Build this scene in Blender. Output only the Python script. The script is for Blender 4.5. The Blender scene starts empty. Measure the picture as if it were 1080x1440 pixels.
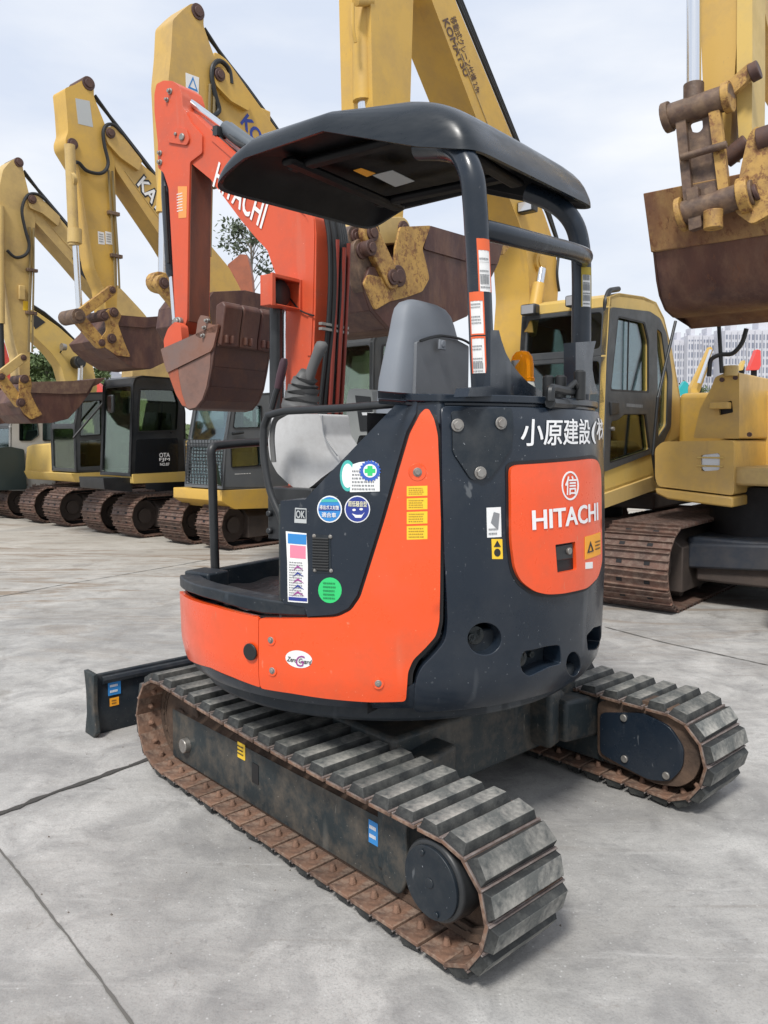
import bpy, bmesh, math, random
from mathutils import Vector, Matrix
from mathutils.geometry import delaunay_2d_cdt
random.seed(7)
S = bpy.context.scene
COL = S.collection
R = math.radians
# ------------------------------------------------------------------ camera
FPX, PITCH, EYE = 1110.0, R(3), 1.35
CY = 615 + FPX*math.tan(PITCH)
cam = bpy.data.cameras.new('camera'); co = bpy.data.objects.new('camera', cam); COL.objects.link(co)
co.location = (0, 0, EYE); co.rotation_euler = (R(90)-PITCH, 0, 0)
cam.sensor_fit = 'VERTICAL'; cam.sensor_height = 36; cam.lens = 36*FPX/1440
cam.shift_y = (CY-720)/1440; cam.clip_end = 3000; cam.clip_start = .05
S.camera = co
def ray(u, v):
    x = (u-540)/FPX; y = (CY-v)/FPX
    return (x, math.cos(PITCH)+y*math.sin(PITCH), -math.sin(PITCH)+y*math.cos(PITCH))
class Frame:
    """a horizontal frame: a along heading, b to its left, z up"""
    def __init__(s, x, y, az):
        s.c = (x, y); A = R(az); s.f = (math.sin(A), math.cos(A)); s.l = (-s.f[1], s.f[0])
    def w(s, a, b, z): return Vector((s.c[0]+s.f[0]*a+s.l[0]*b, s.c[1]+s.f[1]*a+s.l[1]*b, z))
    def loc(s, q):
        dx, dy = q[0]-s.c[0], q[1]-s.c[1]
        return (dx*s.f[0]+dy*s.f[1], dx*s.l[0]+dy*s.l[1], q[2])
    def _hit(s, u, v, P, n):
        d = ray(u, v); t = (P[0]*n[0]+P[1]*n[1])/(d[0]*n[0]+d[1]*n[1])
        return s.loc((d[0]*t, d[1]*t, EYE+d[2]*t))
    def B(s, u, v, b):                       # hit the plane b = const -> (a, z)
        q = s._hit(u, v, s.w(0, b, 0), s.l); return (q[0], q[2])
    def A(s, u, v, a):                       # hit the plane a = const -> (b, z)
        q = s._hit(u, v, s.w(a, 0, 0), s.f); return (q[1], q[2])
# ------------------------------------------------------------------ materials
MATS = {}
def mat(name, col, rough=.5, metal=0, dirt=None, damt=.3, dscale=3, rust=0, bump=0, bscale=40, coat=0, spec=.5,
        col2=None, c2scale=2, trans=0, emit=None, ravar=.12, stretch=None, scratch=0, scol=(.16, .17, .18), orand=0):
    if name in MATS: return MATS[name]
    m = bpy.data.materials.new(name); m.use_nodes = True; nt = m.node_tree; N = nt.nodes; L = nt.links
    bs = N['Principled BSDF']; bs.inputs['Roughness'].default_value = rough; bs.inputs['Metallic'].default_value = metal
    bs.inputs['Coat Weight'].default_value = coat; bs.inputs['Coat Roughness'].default_value = .15
    bs.inputs['Specular IOR Level'].default_value = spec
    tc = N.new('ShaderNodeTexCoord'); vec = tc.outputs['Object']
    if stretch:
        mp = N.new('ShaderNodeMapping'); mp.inputs['Scale'].default_value = stretch; L.new(vec, mp.inputs['Vector']); vec = mp.outputs[0]
    def noise(sc, det=6, ro=.6):
        n = N.new('ShaderNodeTexNoise'); n.inputs['Scale'].default_value = sc; n.inputs['Detail'].default_value = det
        n.inputs['Roughness'].default_value = ro; L.new(vec, n.inputs['Vector']); return n.outputs['Fac']
    def ramp(f, a, b):
        r = N.new('ShaderNodeMapRange'); r.inputs['From Min'].default_value = a; r.inputs['From Max'].default_value = b
        L.new(f, r.inputs['Value']); return r.outputs[0]
    def mul(f, k):
        r = N.new('ShaderNodeMath'); r.operation = 'MULTIPLY'; r.inputs[1].default_value = k; r.use_clamp = True; L.new(f, r.inputs[0]); return r.outputs[0]
    def mix(f, a, b):
        x = N.new('ShaderNodeMix'); x.data_type = 'RGBA'; L.new(f, x.inputs['Factor'])
        for s_, c in ((x.inputs[6], a), (x.inputs[7], b)):
            if isinstance(c, tuple): s_.default_value = (*c, 1)
            else: L.new(c, s_)
        return x.outputs[2]
    cur = col
    if col2: cur = mix(ramp(noise(c2scale), .35, .65), cur, col2)
    if dirt: cur = mix(mul(ramp(noise(dscale, 9, .7), .45, .7), damt), cur, dirt)
    if rust:
        rn = noise(16, 12, .8); rf = mul(ramp(rn, .68-.21*rust, .73-.19*rust), .85)
        rc = mix(ramp(noise(30), .35, .65), (.10, .035, .015), (.22, .09, .035))
        cur = mix(rf, cur, rc)
    if scratch:
        for k, (sc3, rot, th) in enumerate((((3, 90, 14), (.3, .5, .9), .71), ((70, 2.5, 50), (.8, -.4, .2), .72), ((9, 9, 1.2), (0, 0, 0), .64))):
            mp = N.new('ShaderNodeMapping'); mp.inputs['Scale'].default_value = sc3; mp.inputs['Rotation'].default_value = rot; L.new(tc.outputs['Object'], mp.inputs[0])
            n = N.new('ShaderNodeTexNoise'); n.inputs['Scale'].default_value = 1.0; n.inputs['Detail'].default_value = 3; L.new(mp.outputs[0], n.inputs['Vector'])
            cur = mix(mul(ramp(n.outputs['Fac'], th, th+.05), scratch*(1 if k < 2 else .35)), cur, scol)
        sp = N.new('ShaderNodeTexNoise'); sp.inputs['Scale'].default_value = 130; sp.inputs['Detail'].default_value = 2; L.new(tc.outputs['Object'], sp.inputs['Vector'])
        cur = mix(mul(ramp(sp.outputs['Fac'], .74, .77), scratch), cur, tuple(min(1, c*2.2) for c in scol))
    if orand:
        oi = N.new('ShaderNodeObjectInfo'); hs = N.new('ShaderNodeHueSaturation'); r_ = N.new('ShaderNodeMapRange'); r_.inputs[3].default_value = 1-orand; r_.inputs[4].default_value = 1+orand
        L.new(oi.outputs['Random'], r_.inputs[0]); L.new(r_.outputs[0], hs.inputs['Value'])
        if isinstance(cur, tuple): hs.inputs['Color'].default_value = (*cur, 1)
        else: L.new(cur, hs.inputs['Color'])
        cur = hs.outputs[0]
    if isinstance(cur, tuple): bs.inputs['Base Color'].default_value = (*cur, 1)
    else: L.new(cur, bs.inputs['Base Color'])
    if ravar:
        rr = N.new('ShaderNodeMapRange'); rr.inputs['From Min'].default_value = .3; rr.inputs['From Max'].default_value = .7
        rr.inputs['To Min'].default_value = max(.03, rough-ravar); rr.inputs['To Max'].default_value = min(1, rough+ravar)
        L.new(noise(5, 8, .7), rr.inputs['Value']); L.new(rr.outputs[0], bs.inputs['Roughness'])
    if bump:
        b = N.new('ShaderNodeBump'); b.inputs['Strength'].default_value = bump; b.inputs['Distance'].default_value = .01
        L.new(noise(bscale, 8, .65), b.inputs['Height']); L.new(b.outputs[0], bs.inputs['Normal'])
    if trans:
        bs.inputs['Transmission Weight'].default_value = trans; bs.inputs['IOR'].default_value = 1.1
    if emit: bs.inputs['Emission Color'].default_value = (*emit, 1); bs.inputs['Emission Strength'].default_value = 1
    MATS[name] = m; return m
def srgb(r, g, b):
    f = lambda c: (c/255/12.92) if c/255 <= .04045 else ((c/255+.055)/1.055)**2.4
    return (f(r), f(g), f(b))
ORANGE = mat('orange_paint', (.84, .085, .014), .34, dirt=(.52, .09, .032), damt=.5, dscale=5, coat=.4, bump=.03, bscale=5, scratch=.4, scol=(.62, .26, .16), ravar=.16)
NAVY = mat('navy_paint', (.009, .016, .027), .34, spec=.35, dirt=(.040, .044, .050), damt=.4, dscale=4, coat=.3, bump=.04, bscale=7, scratch=.5, ravar=.18)
NAVY2 = mat('navy_paint_worn', (.011, .017, .024), .45, spec=.35, dirt=(.06, .062, .062), damt=.5, dscale=7, bump=.06, bscale=30, scratch=.6)
FRAMEP = mat('undercarriage_paint', (.014, .022, .026), .55, spec=.4, dirt=(.13, .105, .08), damt=.75, dscale=9, bump=.12, bscale=35, col2=(.030, .038, .040), c2scale=4, scratch=.8, scol=(.17, .16, .14))
MUD = mat('dried_mud', (.12, .075, .05), .9, col2=(.045, .03, .022), c2scale=8, bump=.5, bscale=40)
SHOE = mat('rusty_shoe_steel', (.18, .10, .065), .8, col2=(.065, .042, .033), c2scale=16, dirt=(.33, .25, .19), damt=.8, dscale=20, bump=.4, bscale=60, orand=.25)
PAD = mat('black_rubber_pad', (.020, .022, .022), .7, dirt=(.12, .12, .11), damt=.6, dscale=16, bump=.4, bscale=45)
PADT = mat('worn_pad_tread', (.11, .115, .108), .8, dirt=(.36, .345, .31), damt=.95, dscale=9, bump=.5, bscale=30, col2=(.055, .06, .06), c2scale=14, orand=.3)
BLACK = mat('black_rubber', (.012, .013, .014), .5, bump=.03)
BLACKM = mat('black_metal', (.016, .018, .02), .4, dirt=(.07, .07, .07), damt=.3)
SEAL = mat('black_seal', (.008, .008, .009), .55)
DARK = mat('dark_interior', (.012, .012, .014), .8)
SEATM = mat('seat_vinyl', (.20, .22, .25), .62, dirt=(.26, .26, .27), damt=.35, bump=.06, bscale=90)
CONS = mat('grey_console_plastic', (.50, .50, .50), .75, dirt=(.34, .33, .32), damt=.6, dscale=9, bump=.08, bscale=60)
GRIP = mat('grey_grip_rubber', (.11, .11, .11), .65, dirt=(.2, .2, .19), damt=.4)
CHROME = mat('chrome_rod', (.75, .77, .8), .16, 1, ravar=.05)
STEEL = mat('worn_steel', (.33, .32, .30), .5, .7, dirt=(.15, .1, .07), damt=.5, dscale=30)
BUCK = mat('bucket_rusty_brown', (.085, .042, .034), .62, col2=(.05, .028, .027), c2scale=5, dirt=(.17, .085, .05), damt=.6, dscale=10, bump=.2, bscale=25)
BUCKG = mat('bucket_grey_brown', (.17, .115, .10), .6, col2=(.24, .11, .07), c2scale=4, dirt=(.11, .06, .04), damt=.5, dscale=8, bump=.12, bscale=25)
BOOMR = mat('faded_orange_paint', (.62, .092, .036), .48, dirt=(.40, .09, .055), damt=.6, dscale=4, bump=.03, bscale=10, rust=.02, scratch=.4, scol=(.5, .24, .17))
YEL = [mat('yellow_paint_%s' % n, c, .5, dirt=d, damt=.7, dscale=2.5, bump=.04, bscale=15, rust=r, scratch=.5, scol=(.30, .19, .09)) for n, c, d, r in (
    ('ochre', (.56, .355, .09), (.36, .25, .12), .12), ('golden', (.60, .37, .072), (.42, .28, .11), .14),
    ('pale', (.60, .415, .115), (.44, .33, .15), .04), ('mustard', (.54, .38, .14), (.32, .22, .11), .2))]
YRUST = mat('rusted_yellow_back_plate', (.30, .16, .06), .65, col2=(.17, .08, .045), c2scale=5, dirt=(.42, .27, .10), damt=.8, dscale=6, bump=.2, rust=.7, stretch=(1, 1, .5))
YWORN = mat('worn_yellow_bucket_paint', (.47, .28, .075), .6, dirt=(.16, .08, .04), damt=.9, dscale=6, bump=.15, rust=.85)
MAROON = mat('maroon_bucket_paint', (.055, .023, .022), .52, col2=(.10, .042, .030), c2scale=3, dirt=(.17, .09, .055), damt=.7, dscale=7, bump=.2, bscale=20, rust=.25, stretch=(1, 1, .45))
DOORG = mat('dark_grey_cab_paint', (.045, .05, .055), .5, dirt=(.12, .12, .11), damt=.35)
GREYC = mat('mid_grey_cab_paint', (.11, .12, .13), .5, dirt=(.17, .17, .17), damt=.35)
BTRK = mat('background_track_steel', (.135, .072, .052), .6, col2=(.065, .045, .038), c2scale=8, dirt=(.30, .21, .16), damt=.7, dscale=16, bump=.3, orand=.25)
BFRM = mat('track_frame_brown', (.055, .042, .036), .7, dirt=(.12, .09, .07), damt=.5, bump=.15)
WHITE = mat('white_vinyl', (.78, .78, .77), .5, ravar=0); LBLUE = mat('blue_vinyl', (.03, .22, .55), .5, ravar=0)
DBLUE = mat('dark_blue_vinyl', (.02, .04, .25), .5, ravar=0); YST = mat('yellow_vinyl', (.85, .55, .03), .5, ravar=0)
OST = mat('amber_vinyl', (.85, .36, .02), .5, ravar=0); GST = mat('green_vinyl', (.03, .55, .16), .5, ravar=0)
TEAL = mat('teal_vinyl', (.06, .42, .38), .5, ravar=0); RST = mat('red_vinyl', (.75, .06, .03), .5, ravar=0)
PINK = mat('pink_vinyl', (.75, .22, .32), .5, ravar=0); INK = mat('black_ink', (.02, .02, .022), .6, ravar=0)
GINK = mat('grey_ink', (.22, .23, .24), .6, ravar=0); PURP = mat('purple_ink', (.3, .05, .25), .6, ravar=0)
BROWNI = mat('dark_brown_ink', (.10, .055, .035), .6, ravar=0); SILV = mat('silver_vinyl', (.45, .47, .47), .4, ravar=0)
AMBER = mat('amber_lens', (.95, .33, .01), .18, trans=.55, ravar=.04)
LENS = mat('lamp_lens', (.55, .57, .6), .12, metal=.4, ravar=.04)
REDP = mat('red_paint', (.60, .07, .05), .45, dirt=(.4, .1, .08), damt=.4)
def glass(name, tint, alpha):
    m = bpy.data.materials.new(name); m.use_nodes = True; nt = m.node_tree; N = nt.nodes; L = nt.links
    N.remove(N['Principled BSDF']); t = N.new('ShaderNodeBsdfTransparent'); t.inputs[0].default_value = (*tint, 1)
    g = N.new('ShaderNodeBsdfGlossy'); g.inputs['Roughness'].default_value = .04; g.inputs['Color'].default_value = (.9, .95, 1, 1)
    f = N.new('ShaderNodeFresnel'); f.inputs['IOR'].default_value = 1.5
    a = N.new('ShaderNodeMath'); a.operation = 'MULTIPLY_ADD'; a.inputs[1].default_value = .7; a.inputs[2].default_value = alpha
    L.new(f.outputs[0], a.inputs[0]); x = N.new('ShaderNodeMixShader'); L.new(a.outputs[0], x.inputs[0]); L.new(t.outputs[0], x.inputs[1]); L.new(g.outputs[0], x.inputs[2])
    L.new(x.outputs[0], N['Material Output'].inputs[0]); return m
GLASS = glass('cab_glass', (.62, .70, .67), .05); GLASSD = glass('dusty_green_glass', (.60, .66, .52), .05)
# ------------------------------------------------------------------ object helpers
def tag(o, label=None, cat=None, group=None, kind=None):
    if label: o['label'] = label
    if cat: o['category'] = cat
    if group: o['group'] = group
    if kind: o['kind'] = kind
    return o
def empty(name, loc=(0, 0, 0)):
    o = bpy.data.objects.new(name, None); COL.objects.link(o); o.location = loc; o.empty_display_size = .2; return o
def root_loc(p):
    v = Vector((0, 0, 0))
    while p is not None: v += p.location; p = p.parent
    return v
def link_mesh(name, me, m, parent=None, ang=35, bevel=0, origin=None, seg=2):
    """me holds world coordinates; parent offsets are taken off"""
    o = bpy.data.objects.new(name, me); COL.objects.link(o)
    off = root_loc(parent) if parent else Vector((0, 0, 0))
    if origin is not None: o.location = Vector(origin)-off; me.transform(Matrix.Translation(-Vector(origin)))
    else: me.transform(Matrix.Translation(-off))
    if parent: o.parent = parent
    ms = m if isinstance(m, (list, tuple)) else [m]
    for x in ms: me.materials.append(x)
    me.shade_smooth(); me.set_sharp_from_angle(angle=R(ang))
    if bevel:
        md = o.modifiers.new('bevel', 'BEVEL'); md.width = bevel; md.segments = seg; md.limit_method = 'ANGLE'; md.angle_limit = R(40); md.harden_normals = False
    return o
class MB:
    def __init__(s): s.v = []; s.f = []; s.m = []
    def add(s, vs, fs, mi=0):
        n = len(s.v); s.v += [tuple(v) for v in vs]; s.f += [tuple(i+n for i in f) for f in fs]; s.m += [mi]*len(fs); return s
    def prism(s, pts, shift, mi=0):           # closed 3D polygon + shift vector
        n = len(pts); sh = Vector(shift); a = [Vector(p) for p in pts]
        return s.add(a+[p+sh for p in a], [tuple(range(n))[::-1], tuple(range(n, 2*n))]+[(i, (i+1) % n, n+(i+1) % n, n+i) for i in range(n)], mi)
    def box(s, fr, a0, a1, b0, b1, z0, z1, mi=0):
        return s.prism([fr.w(a0, b0, z0), fr.w(a1, b0, z0), fr.w(a1, b1, z0), fr.w(a0, b1, z0)], (0, 0, z1-z0), mi)
    def tube(s, path, r, n=10, mi=0, cap=True):
        P = [Vector(p) for p in path]; rs = r if isinstance(r, (list, tuple)) else [r]*len(P)
        vs = []; fs = []; prev = None
        for i, p in enumerate(P):
            t = ((P[min(i+1, len(P)-1)]-P[max(i-1, 0)])).normalized()
            if prev is None: u = t.orthogonal().normalized()
            else:
                u = prev-t*prev.dot(t); u = u.normalized() if u.length > 1e-6 else t.orthogonal().normalized()
            prev = u; w = t.cross(u)
            for k in range(n):
                an = 2*math.pi*k/n; vs.append(p+(u*math.cos(an)+w*math.sin(an))*rs[i])
        for i in range(len(P)-1):
            for k in range(n): fs.append((i*n+k, i*n+(k+1) % n, (i+1)*n+(k+1) % n, (i+1)*n+k))
        if cap: fs += [tuple(range(n))[::-1], tuple(range((len(P)-1)*n, len(P)*n))]
        return s.add(vs, fs, mi)
    def ball(s, c, r, n=10, mi=0, sq=(1, 1, 1)):
        vs = []; fs = []; c = Vector(c)
        for i in range(n+1):
            th = math.pi*i/n
            for k in range(2*n):
                ph = math.pi*k/n; vs.append(c+Vector((r*sq[0]*math.sin(th)*math.cos(ph), r*sq[1]*math.sin(th)*math.sin(ph), r*sq[2]*math.cos(th))))
        for i in range(n):
            for k in range(2*n): fs.append((i*2*n+k, (i+1)*2*n+k, (i+1)*2*n+(k+1) % (2*n), i*2*n+(k+1) % (2*n)))
        return s.add(vs, fs, mi)
    def build(s, name, m, parent=None, ang=35, bevel=0, origin=None, seg=2):
        me = bpy.data.meshes.new(name); me.from_pydata(s.v, [], s.f); me.validate()
        for p, mi in zip(me.polygons, s.m): p.material_index = mi
        bm = bmesh.new(); bm.from_mesh(me); bmesh.ops.recalc_face_normals(bm, faces=bm.faces); bm.to_mesh(me); bm.free()
        return link_mesh(name, me, m, parent, ang, bevel, origin, seg)
def smooth_path(pts, n=6):
    P = [Vector(p) for p in pts]; out = []
    for i in range(len(P)-1):
        p0, p1, p2, p3 = P[max(i-1, 0)], P[i], P[i+1], P[min(i+2, len(P)-1)]
        for k in range(n):
            t = k/n; out.append(.5*((2*p1)+(p2-p0)*t+(2*p0-5*p1+4*p2-p3)*t*t+(3*p1-p0-3*p2+p3)*t**3))
    out.append(P[-1]); return out
def bend_path(pts, r, n=5):                # polyline with rounded corners
    P = [Vector(p) for p in pts]; out = [P[0]]
    for i in range(1, len(P)-1):
        a = P[i-1]-P[i]; b = P[i+1]-P[i]; k = min(r, a.length*.49, b.length*.49)
        s, e = P[i]+a.normalized()*k, P[i]+b.normalized()*k
        for j in range(n+1):
            t = j/n; out.append(s*(1-t)**2+P[i]*2*t*(1-t)+e*t*t)
    out.append(P[-1]); return out
def round_poly(pts, r, n=4):
    P = [Vector((p[0], p[1])) for p in pts]; N = len(P); out = []
    for i in range(N):
        a = P[i-1]-P[i]; b = P[(i+1) % N]-P[i]; k = min(r, a.length*.45, b.length*.45)
        if k < 1e-5: out.append(tuple(P[i])); continue
        s, e = P[i]+a.normalized()*k, P[i]+b.normalized()*k
        for j in range(n+1):
            t = j/n; q = s*(1-t)**2+P[i]*2*t*(1-t)+e*t*t; out.append((q.x, q.y))
    return out
def inside(p, poly):
    x, y = p; c = False; n = len(poly)
    for i in range(n):
        x1, y1 = poly[i]; x2, y2 = poly[i-1]
        if (y1 > y) != (y2 > y) and x < (x2-x1)*(y-y1)/(y2-y1)+x1: c = not c
    return c
def resample(poly, step):
    out = []
    for i in range(len(poly)):
        a, b = poly[i], poly[(i+1) % len(poly)]; L = math.hypot(b[0]-a[0], b[1]-a[1]); k = max(1, int(math.ceil(L/step)))
        for j in range(k): out.append((a[0]+(b[0]-a[0])*j/k, a[1]+(b[1]-a[1])*j/k))
    return out
def plate(name, outer, mp, thick, m, parent=None, holes=(), step=.05, bevel=0, ang=35, bulge=None, bottoms=False, seg=3):
    """tessellated plate: 2D outline (+holes) laid on the surface mp(x, y, depth)"""
    step_in = step
    loops = [resample(outer, step)]+[resample(h, step) for h in holes]
    vs = []; es = []
    for lp in loops:
        n0 = len(vs); vs += [Vector(p) for p in lp]; es += [(n0+i, n0+(i+1) % len(lp)) for i in range(len(lp))]
    xs = [p[0] for p in loops[0]]; ys = [p[1] for p in loops[0]]
    x = min(xs)+step/2; allb = [p for lp in loops for p in lp]
    while x < max(xs):
        y = min(ys)+step/2
        while y < max(ys):
            if inside((x, y), loops[0]) and not any(inside((x, y), h) for h in loops[1:]) and min((x-q[0])**2+(y-q[1])**2 for q in allb) > (step*.45)**2:
                vs.append(Vector((x, y)))
            y += step_in
        x += step_in
    r = delaunay_2d_cdt(vs, es, [], 0, 1e-7)
    V = [(v.x, v.y) for v in r[0]]; T = []
    for f in r[2]:
        c = (sum(V[i][0] for i in f)/3, sum(V[i][1] for i in f)/3)
        if inside(c, loops[0]) and not any(inside(c, h) for h in loops[1:]): T.append(tuple(f))
    if bottoms: pass
    bul = bulge or (lambda x, y: 0)
    me = bpy.data.meshes.new(name); bm = bmesh.new()
    top = [bm.verts.new(mp(x, y, bul(x, y))) for x, y in V]; bot = [bm.verts.new(mp(x, y, -thick)) for x, y in V]
    cnt = {}
    for t in T:
        for i in range(3):
            e = (t[i], t[(i+1) % 3]); cnt[tuple(sorted(e))] = cnt.get(tuple(sorted(e)), [])+[e]
    for t in T: bm.faces.new([top[i] for i in t]); bm.faces.new([bot[i] for i in reversed(t)])
    for k, e in cnt.items():
        if len(e) == 1: a, b = e[0]; bm.faces.new([top[b], top[a], bot[a], bot[b]])
    bmesh.ops.delete(bm, geom=[v for v in bm.verts if not v.link_faces], context='VERTS')
    bmesh.ops.recalc_face_normals(bm, faces=bm.faces); bm.to_mesh(me); bm.free()
    return link_mesh(name, me, m, parent, ang, bevel, seg=seg)
def text_mesh(name, s, P00, P10, P01, mp, m, parent, bold=.02, depth=.0015, subdiv=False):
    """lettering: text box corners given in the surface's 2D coordinates (lower left, lower right, upper left)"""
    c = bpy.data.curves.new('t', 'FONT'); c.body = s; c.size = 1; c.offset = 0; c.resolution_u = 3
    o = bpy.data.objects.new('t', c); COL.objects.link(o); dg = bpy.context.evaluated_depsgraph_get()
    me = bpy.data.meshes.new_from_object(o.evaluated_get(dg)); bpy.data.objects.remove(o); bpy.data.curves.remove(c)
    xs = [v.co.x for v in me.vertices]; ys = [v.co.y for v in me.vertices]; x0, x1, y0, y1 = min(xs), max(xs), min(ys), max(ys)
    ex = (P10[0]-P00[0], P10[1]-P00[1]); ey = (P01[0]-P00[0], P01[1]-P00[1])
    vs = [(v.co.x, v.co.y) for v in me.vertices]; fs = [tuple(f.vertices) for f in me.polygons]; V = []; Fc = []
    e = bold*.62; sh = [(0, 0)] if e <= 0 else [(0, 0), (e, e*.5), (-e, -e*.5), (-e, e*.5), (e, -e*.5)]
    for k, (dx, dy) in enumerate(sh):
        n0 = len(V)
        for vx, vy in vs:
            p, q = (vx+dx-x0)/(x1-x0), (vy+dy-y0)/(y1-y0)
            V.append(tuple(mp(P00[0]+ex[0]*p+ey[0]*q, P00[1]+ex[1]*p+ey[1]*q, depth+k*.00012)))
        Fc += [tuple(i+n0 for i in f) for f in fs]
    bpy.data.meshes.remove(me); me = bpy.data.meshes.new(name); me.from_pydata(V, [], Fc)
    return link_mesh(name, me, m, parent)
def disc_pts(cx, cy, rx, ry, n=24): return [(cx+rx*math.cos(2*math.pi*i/n), cy+ry*math.sin(2*math.pi*i/n)) for i in range(n)]
def scribble(name, x0, y0, x1, y1, rows, mp, m, parent, seed=0, depth=.0016, fill=.8):
    """rows of tiny printed marks too small to read"""
    rnd = random.Random(seed); b = MB(); h = (y1-y0)/rows; W = x1-x0
    for r_ in range(rows):
        x = x0; y = y0+h*(r_+.28); 
        while abs(x-x0) < abs(W)*fill:
            w = W*rnd.uniform(.03, .09)
            b.add([mp(x, y, depth), mp(x+w, y, depth), mp(x+w, y+h*.42, depth), mp(x, y+h*.42, depth)], [(0, 1, 2, 3)]); x += w*1.45
    return b.build(name, m, parent)
def plane_map(fr, kind, off, sgn=1):
    """surface map for a frame plane; depth moves outward"""
    if kind == 'B': return lambda x, y, d: fr.w(x, off+sgn*d, y)
    return lambda x, y, d: fr.w(off+sgn*d, x, y)
# =================================================================== MINI EXCAVATOR
MX = empty('mini_excavator', (.172, 3.026, 0))
tag(MX, "orange and navy mini excavator with open canopy and padded tracks, nearest on the concrete", "mini excavator")
T = Frame(.172, 3.026, -42.27)             # undercarriage
U = Frame(.026, 3.015, -55)                # upper body, slewed a little
def interp(tab, x):
    if x <= tab[0][0]: return tab[0][1]
    for (x0, y0), (x1, y1) in zip(tab, tab[1:]):
        if x <= x1: return y0+(y1-y0)*(x-x0)/(x1-x0)
    return tab[-1][1]
RT = [(.50, .69), (.54, .732), (.58, .760), (.64, .773), (.9, .781), (1.2, .775), (1.40, .764), (1.44, .750)]
RZ = lambda z: interp(RT, z)
R0 = .785
def cmap(off=0): return lambda s, z, d: U.w((RZ(z)+off+d)*math.cos(s/R0), (RZ(z)+off+d)*math.sin(s/R0), z)
def C(u, v, off=0):
    d = ray(u, v); z = 1.0
    for _ in range(6):
        r = RZ(z)+off; A = d[0]**2+d[1]**2; Bq = -2*(d[0]*U.c[0]+d[1]*U.c[1]); Cq = U.c[0]**2+U.c[1]**2-r*r; D = Bq*Bq-4*A*Cq
        t = (-Bq-math.sqrt(max(D, 0)))/2/A; z = EYE+d[2]*t
    q = U.loc((d[0]*t, d[1]*t, 0)); ph = math.atan2(q[1], q[0]); ph += 2*math.pi if ph < 0 else 0
    return (ph*R0, z)
CP = lambda pts, off=0: [C(u, v, off) for u, v in pts]
SD = lambda deg: R(deg)*R0
# ---- undercarriage
OUT = []                                     # outer loop of the track in (X, z)
def track_loop(xf, rf, xr, rr, zoff=.0, top=True):
    pts = []
    for i in range(19): a = R(-90+10*i); pts.append((xf+rf*math.cos(a), rf+rf*math.sin(a)))
    n = 7
    for i in range(1, n): t = i/n; pts.append((xf+(xr-xf)*t, 2*rf+(2*rr-2*rf)*t-.016*math.sin(math.pi*t)*(1 if top else 0)))
    for i in range(19): a = R(90+10*i); pts.append((xr+rr*math.cos(a), rr+rr*math.sin(a)))
    return pts
def along(pts, n):
    P = [Vector((p[0], p[1])) for p in pts]; L = [0]
    for i in range(len(P)): L.append(L[-1]+(P[(i+1) % len(P)]-P[i]).length)
    out = []
    for k in range(n):
        s = L[-1]*k/n
        j = max(i for i in range(len(P)) if L[i] <= s+1e-9); a, b = P[j], P[(j+1) % len(P)]
        t = (s-L[j])/max(1e-9, L[j+1]-L[j]); out.append((a+(b-a)*t, (b-a).normalized()))
    return out, L[-1]/n
def inset_loop(pts, d):
    n = len(pts); out = []
    for i in range(n):
        a = Vector(pts[i-1]); b = Vector(pts[(i+1) % n]); t = (b-a).normalized(); out.append((pts[i][0]-t.y*d, pts[i][1]+t.x*d))
    return out
def fake_frame_box(v, x0, x1, y0, y1, z0, z1, mi=0, tz=0, ty=0):
    c = [(x0, y0, z0), (x1, y0, z0), (x1, y1, z0), (x0, y1, z0)]
    d = [(x0+tz, y0+ty, z1), (x1-tz, y0+ty, z1), (x1-tz, y1-ty, z1), (x0+tz, y1-ty, z1)]
    v.add(c+d, [(3, 2, 1, 0), (4, 5, 6, 7), (0, 1, 5, 4), (1, 2, 6, 5), (2, 3, 7, 6), (3, 0, 4, 7)], mi)
def shoe_mesh(w, pitch, seed):
    """one shoe, x along the chain, y across, z outward (0 = plate's outer face)"""
    b = MB(); r = random.Random(seed); L = pitch*.93
    fake_frame_box(b, -L/2, L/2, -w/2, w/2, -.011, 0, 0)
    fake_frame_box(b, -L/2, -L/2+.006, -w/2, w/2, 0, .006, 0, .001)
    fake_frame_box(b, L/2-.009, L/2, -w/2, w/2, 0, .005, 0, .002)
    j = r.uniform(-.003, .003)
    n0 = len(b.v); fake_frame_box(b, -L*.44, L*.38, -w/2+.005+j, w/2-.005+j, 0, .027+r.uniform(-.003, .002), 1, .009, .008)
    for k in range(n0+4, n0+8): b.v[k] = (b.v[k][0]+r.uniform(-.003, .003), b.v[k][1]+r.uniform(-.006, .006), b.v[k][2]+r.uniform(-.003, .001))
    for y in (-.036, .036):
        fake_frame_box(b, -L*.56, L*.44, y-.008, y+.008, -.05, -.011, 2)
        b.tube([(L*.40, y-.014, -.032), (L*.40, y+.014, -.032)], .015, 10, 2)
    for y in (-.095, .095):
        b.tube([(0, y, -.011), (0, y, -.019), (0, y, -.030)], [.014, .010, .0075], 7, 0)
    me = bpy.data.meshes.new('track_shoe'); me.from_pydata(b.v, [], b.f)
    for p, mi in zip(me.polygons, b.m): p.material_index = mi
    bm = bmesh.new(); bm.from_mesh(me); bmesh.ops.recalc_face_normals(bm, faces=bm.faces); bm.to_mesh(me); bm.free()
    for p in me.polygons:
        if p.material_index == 1 and p.normal.z > .8 and p.center.z > .015: p.material_index = 3
        if p.material_index == 0 and p.center.z > -.002: p.material_index = 4
    for m in (SHOE, PAD, MUD, PADT, mat('scuffed_shoe_edge', (.15, .12, .11), .6, col2=(.10, .07, .06), c2scale=15, dirt=(.27, .25, .23), damt=.6, dscale=22, bump=.3)): me.materials.append(m)
    me.shade_smooth(); me.set_sharp_from_angle(angle=R(30)); return me
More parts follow.
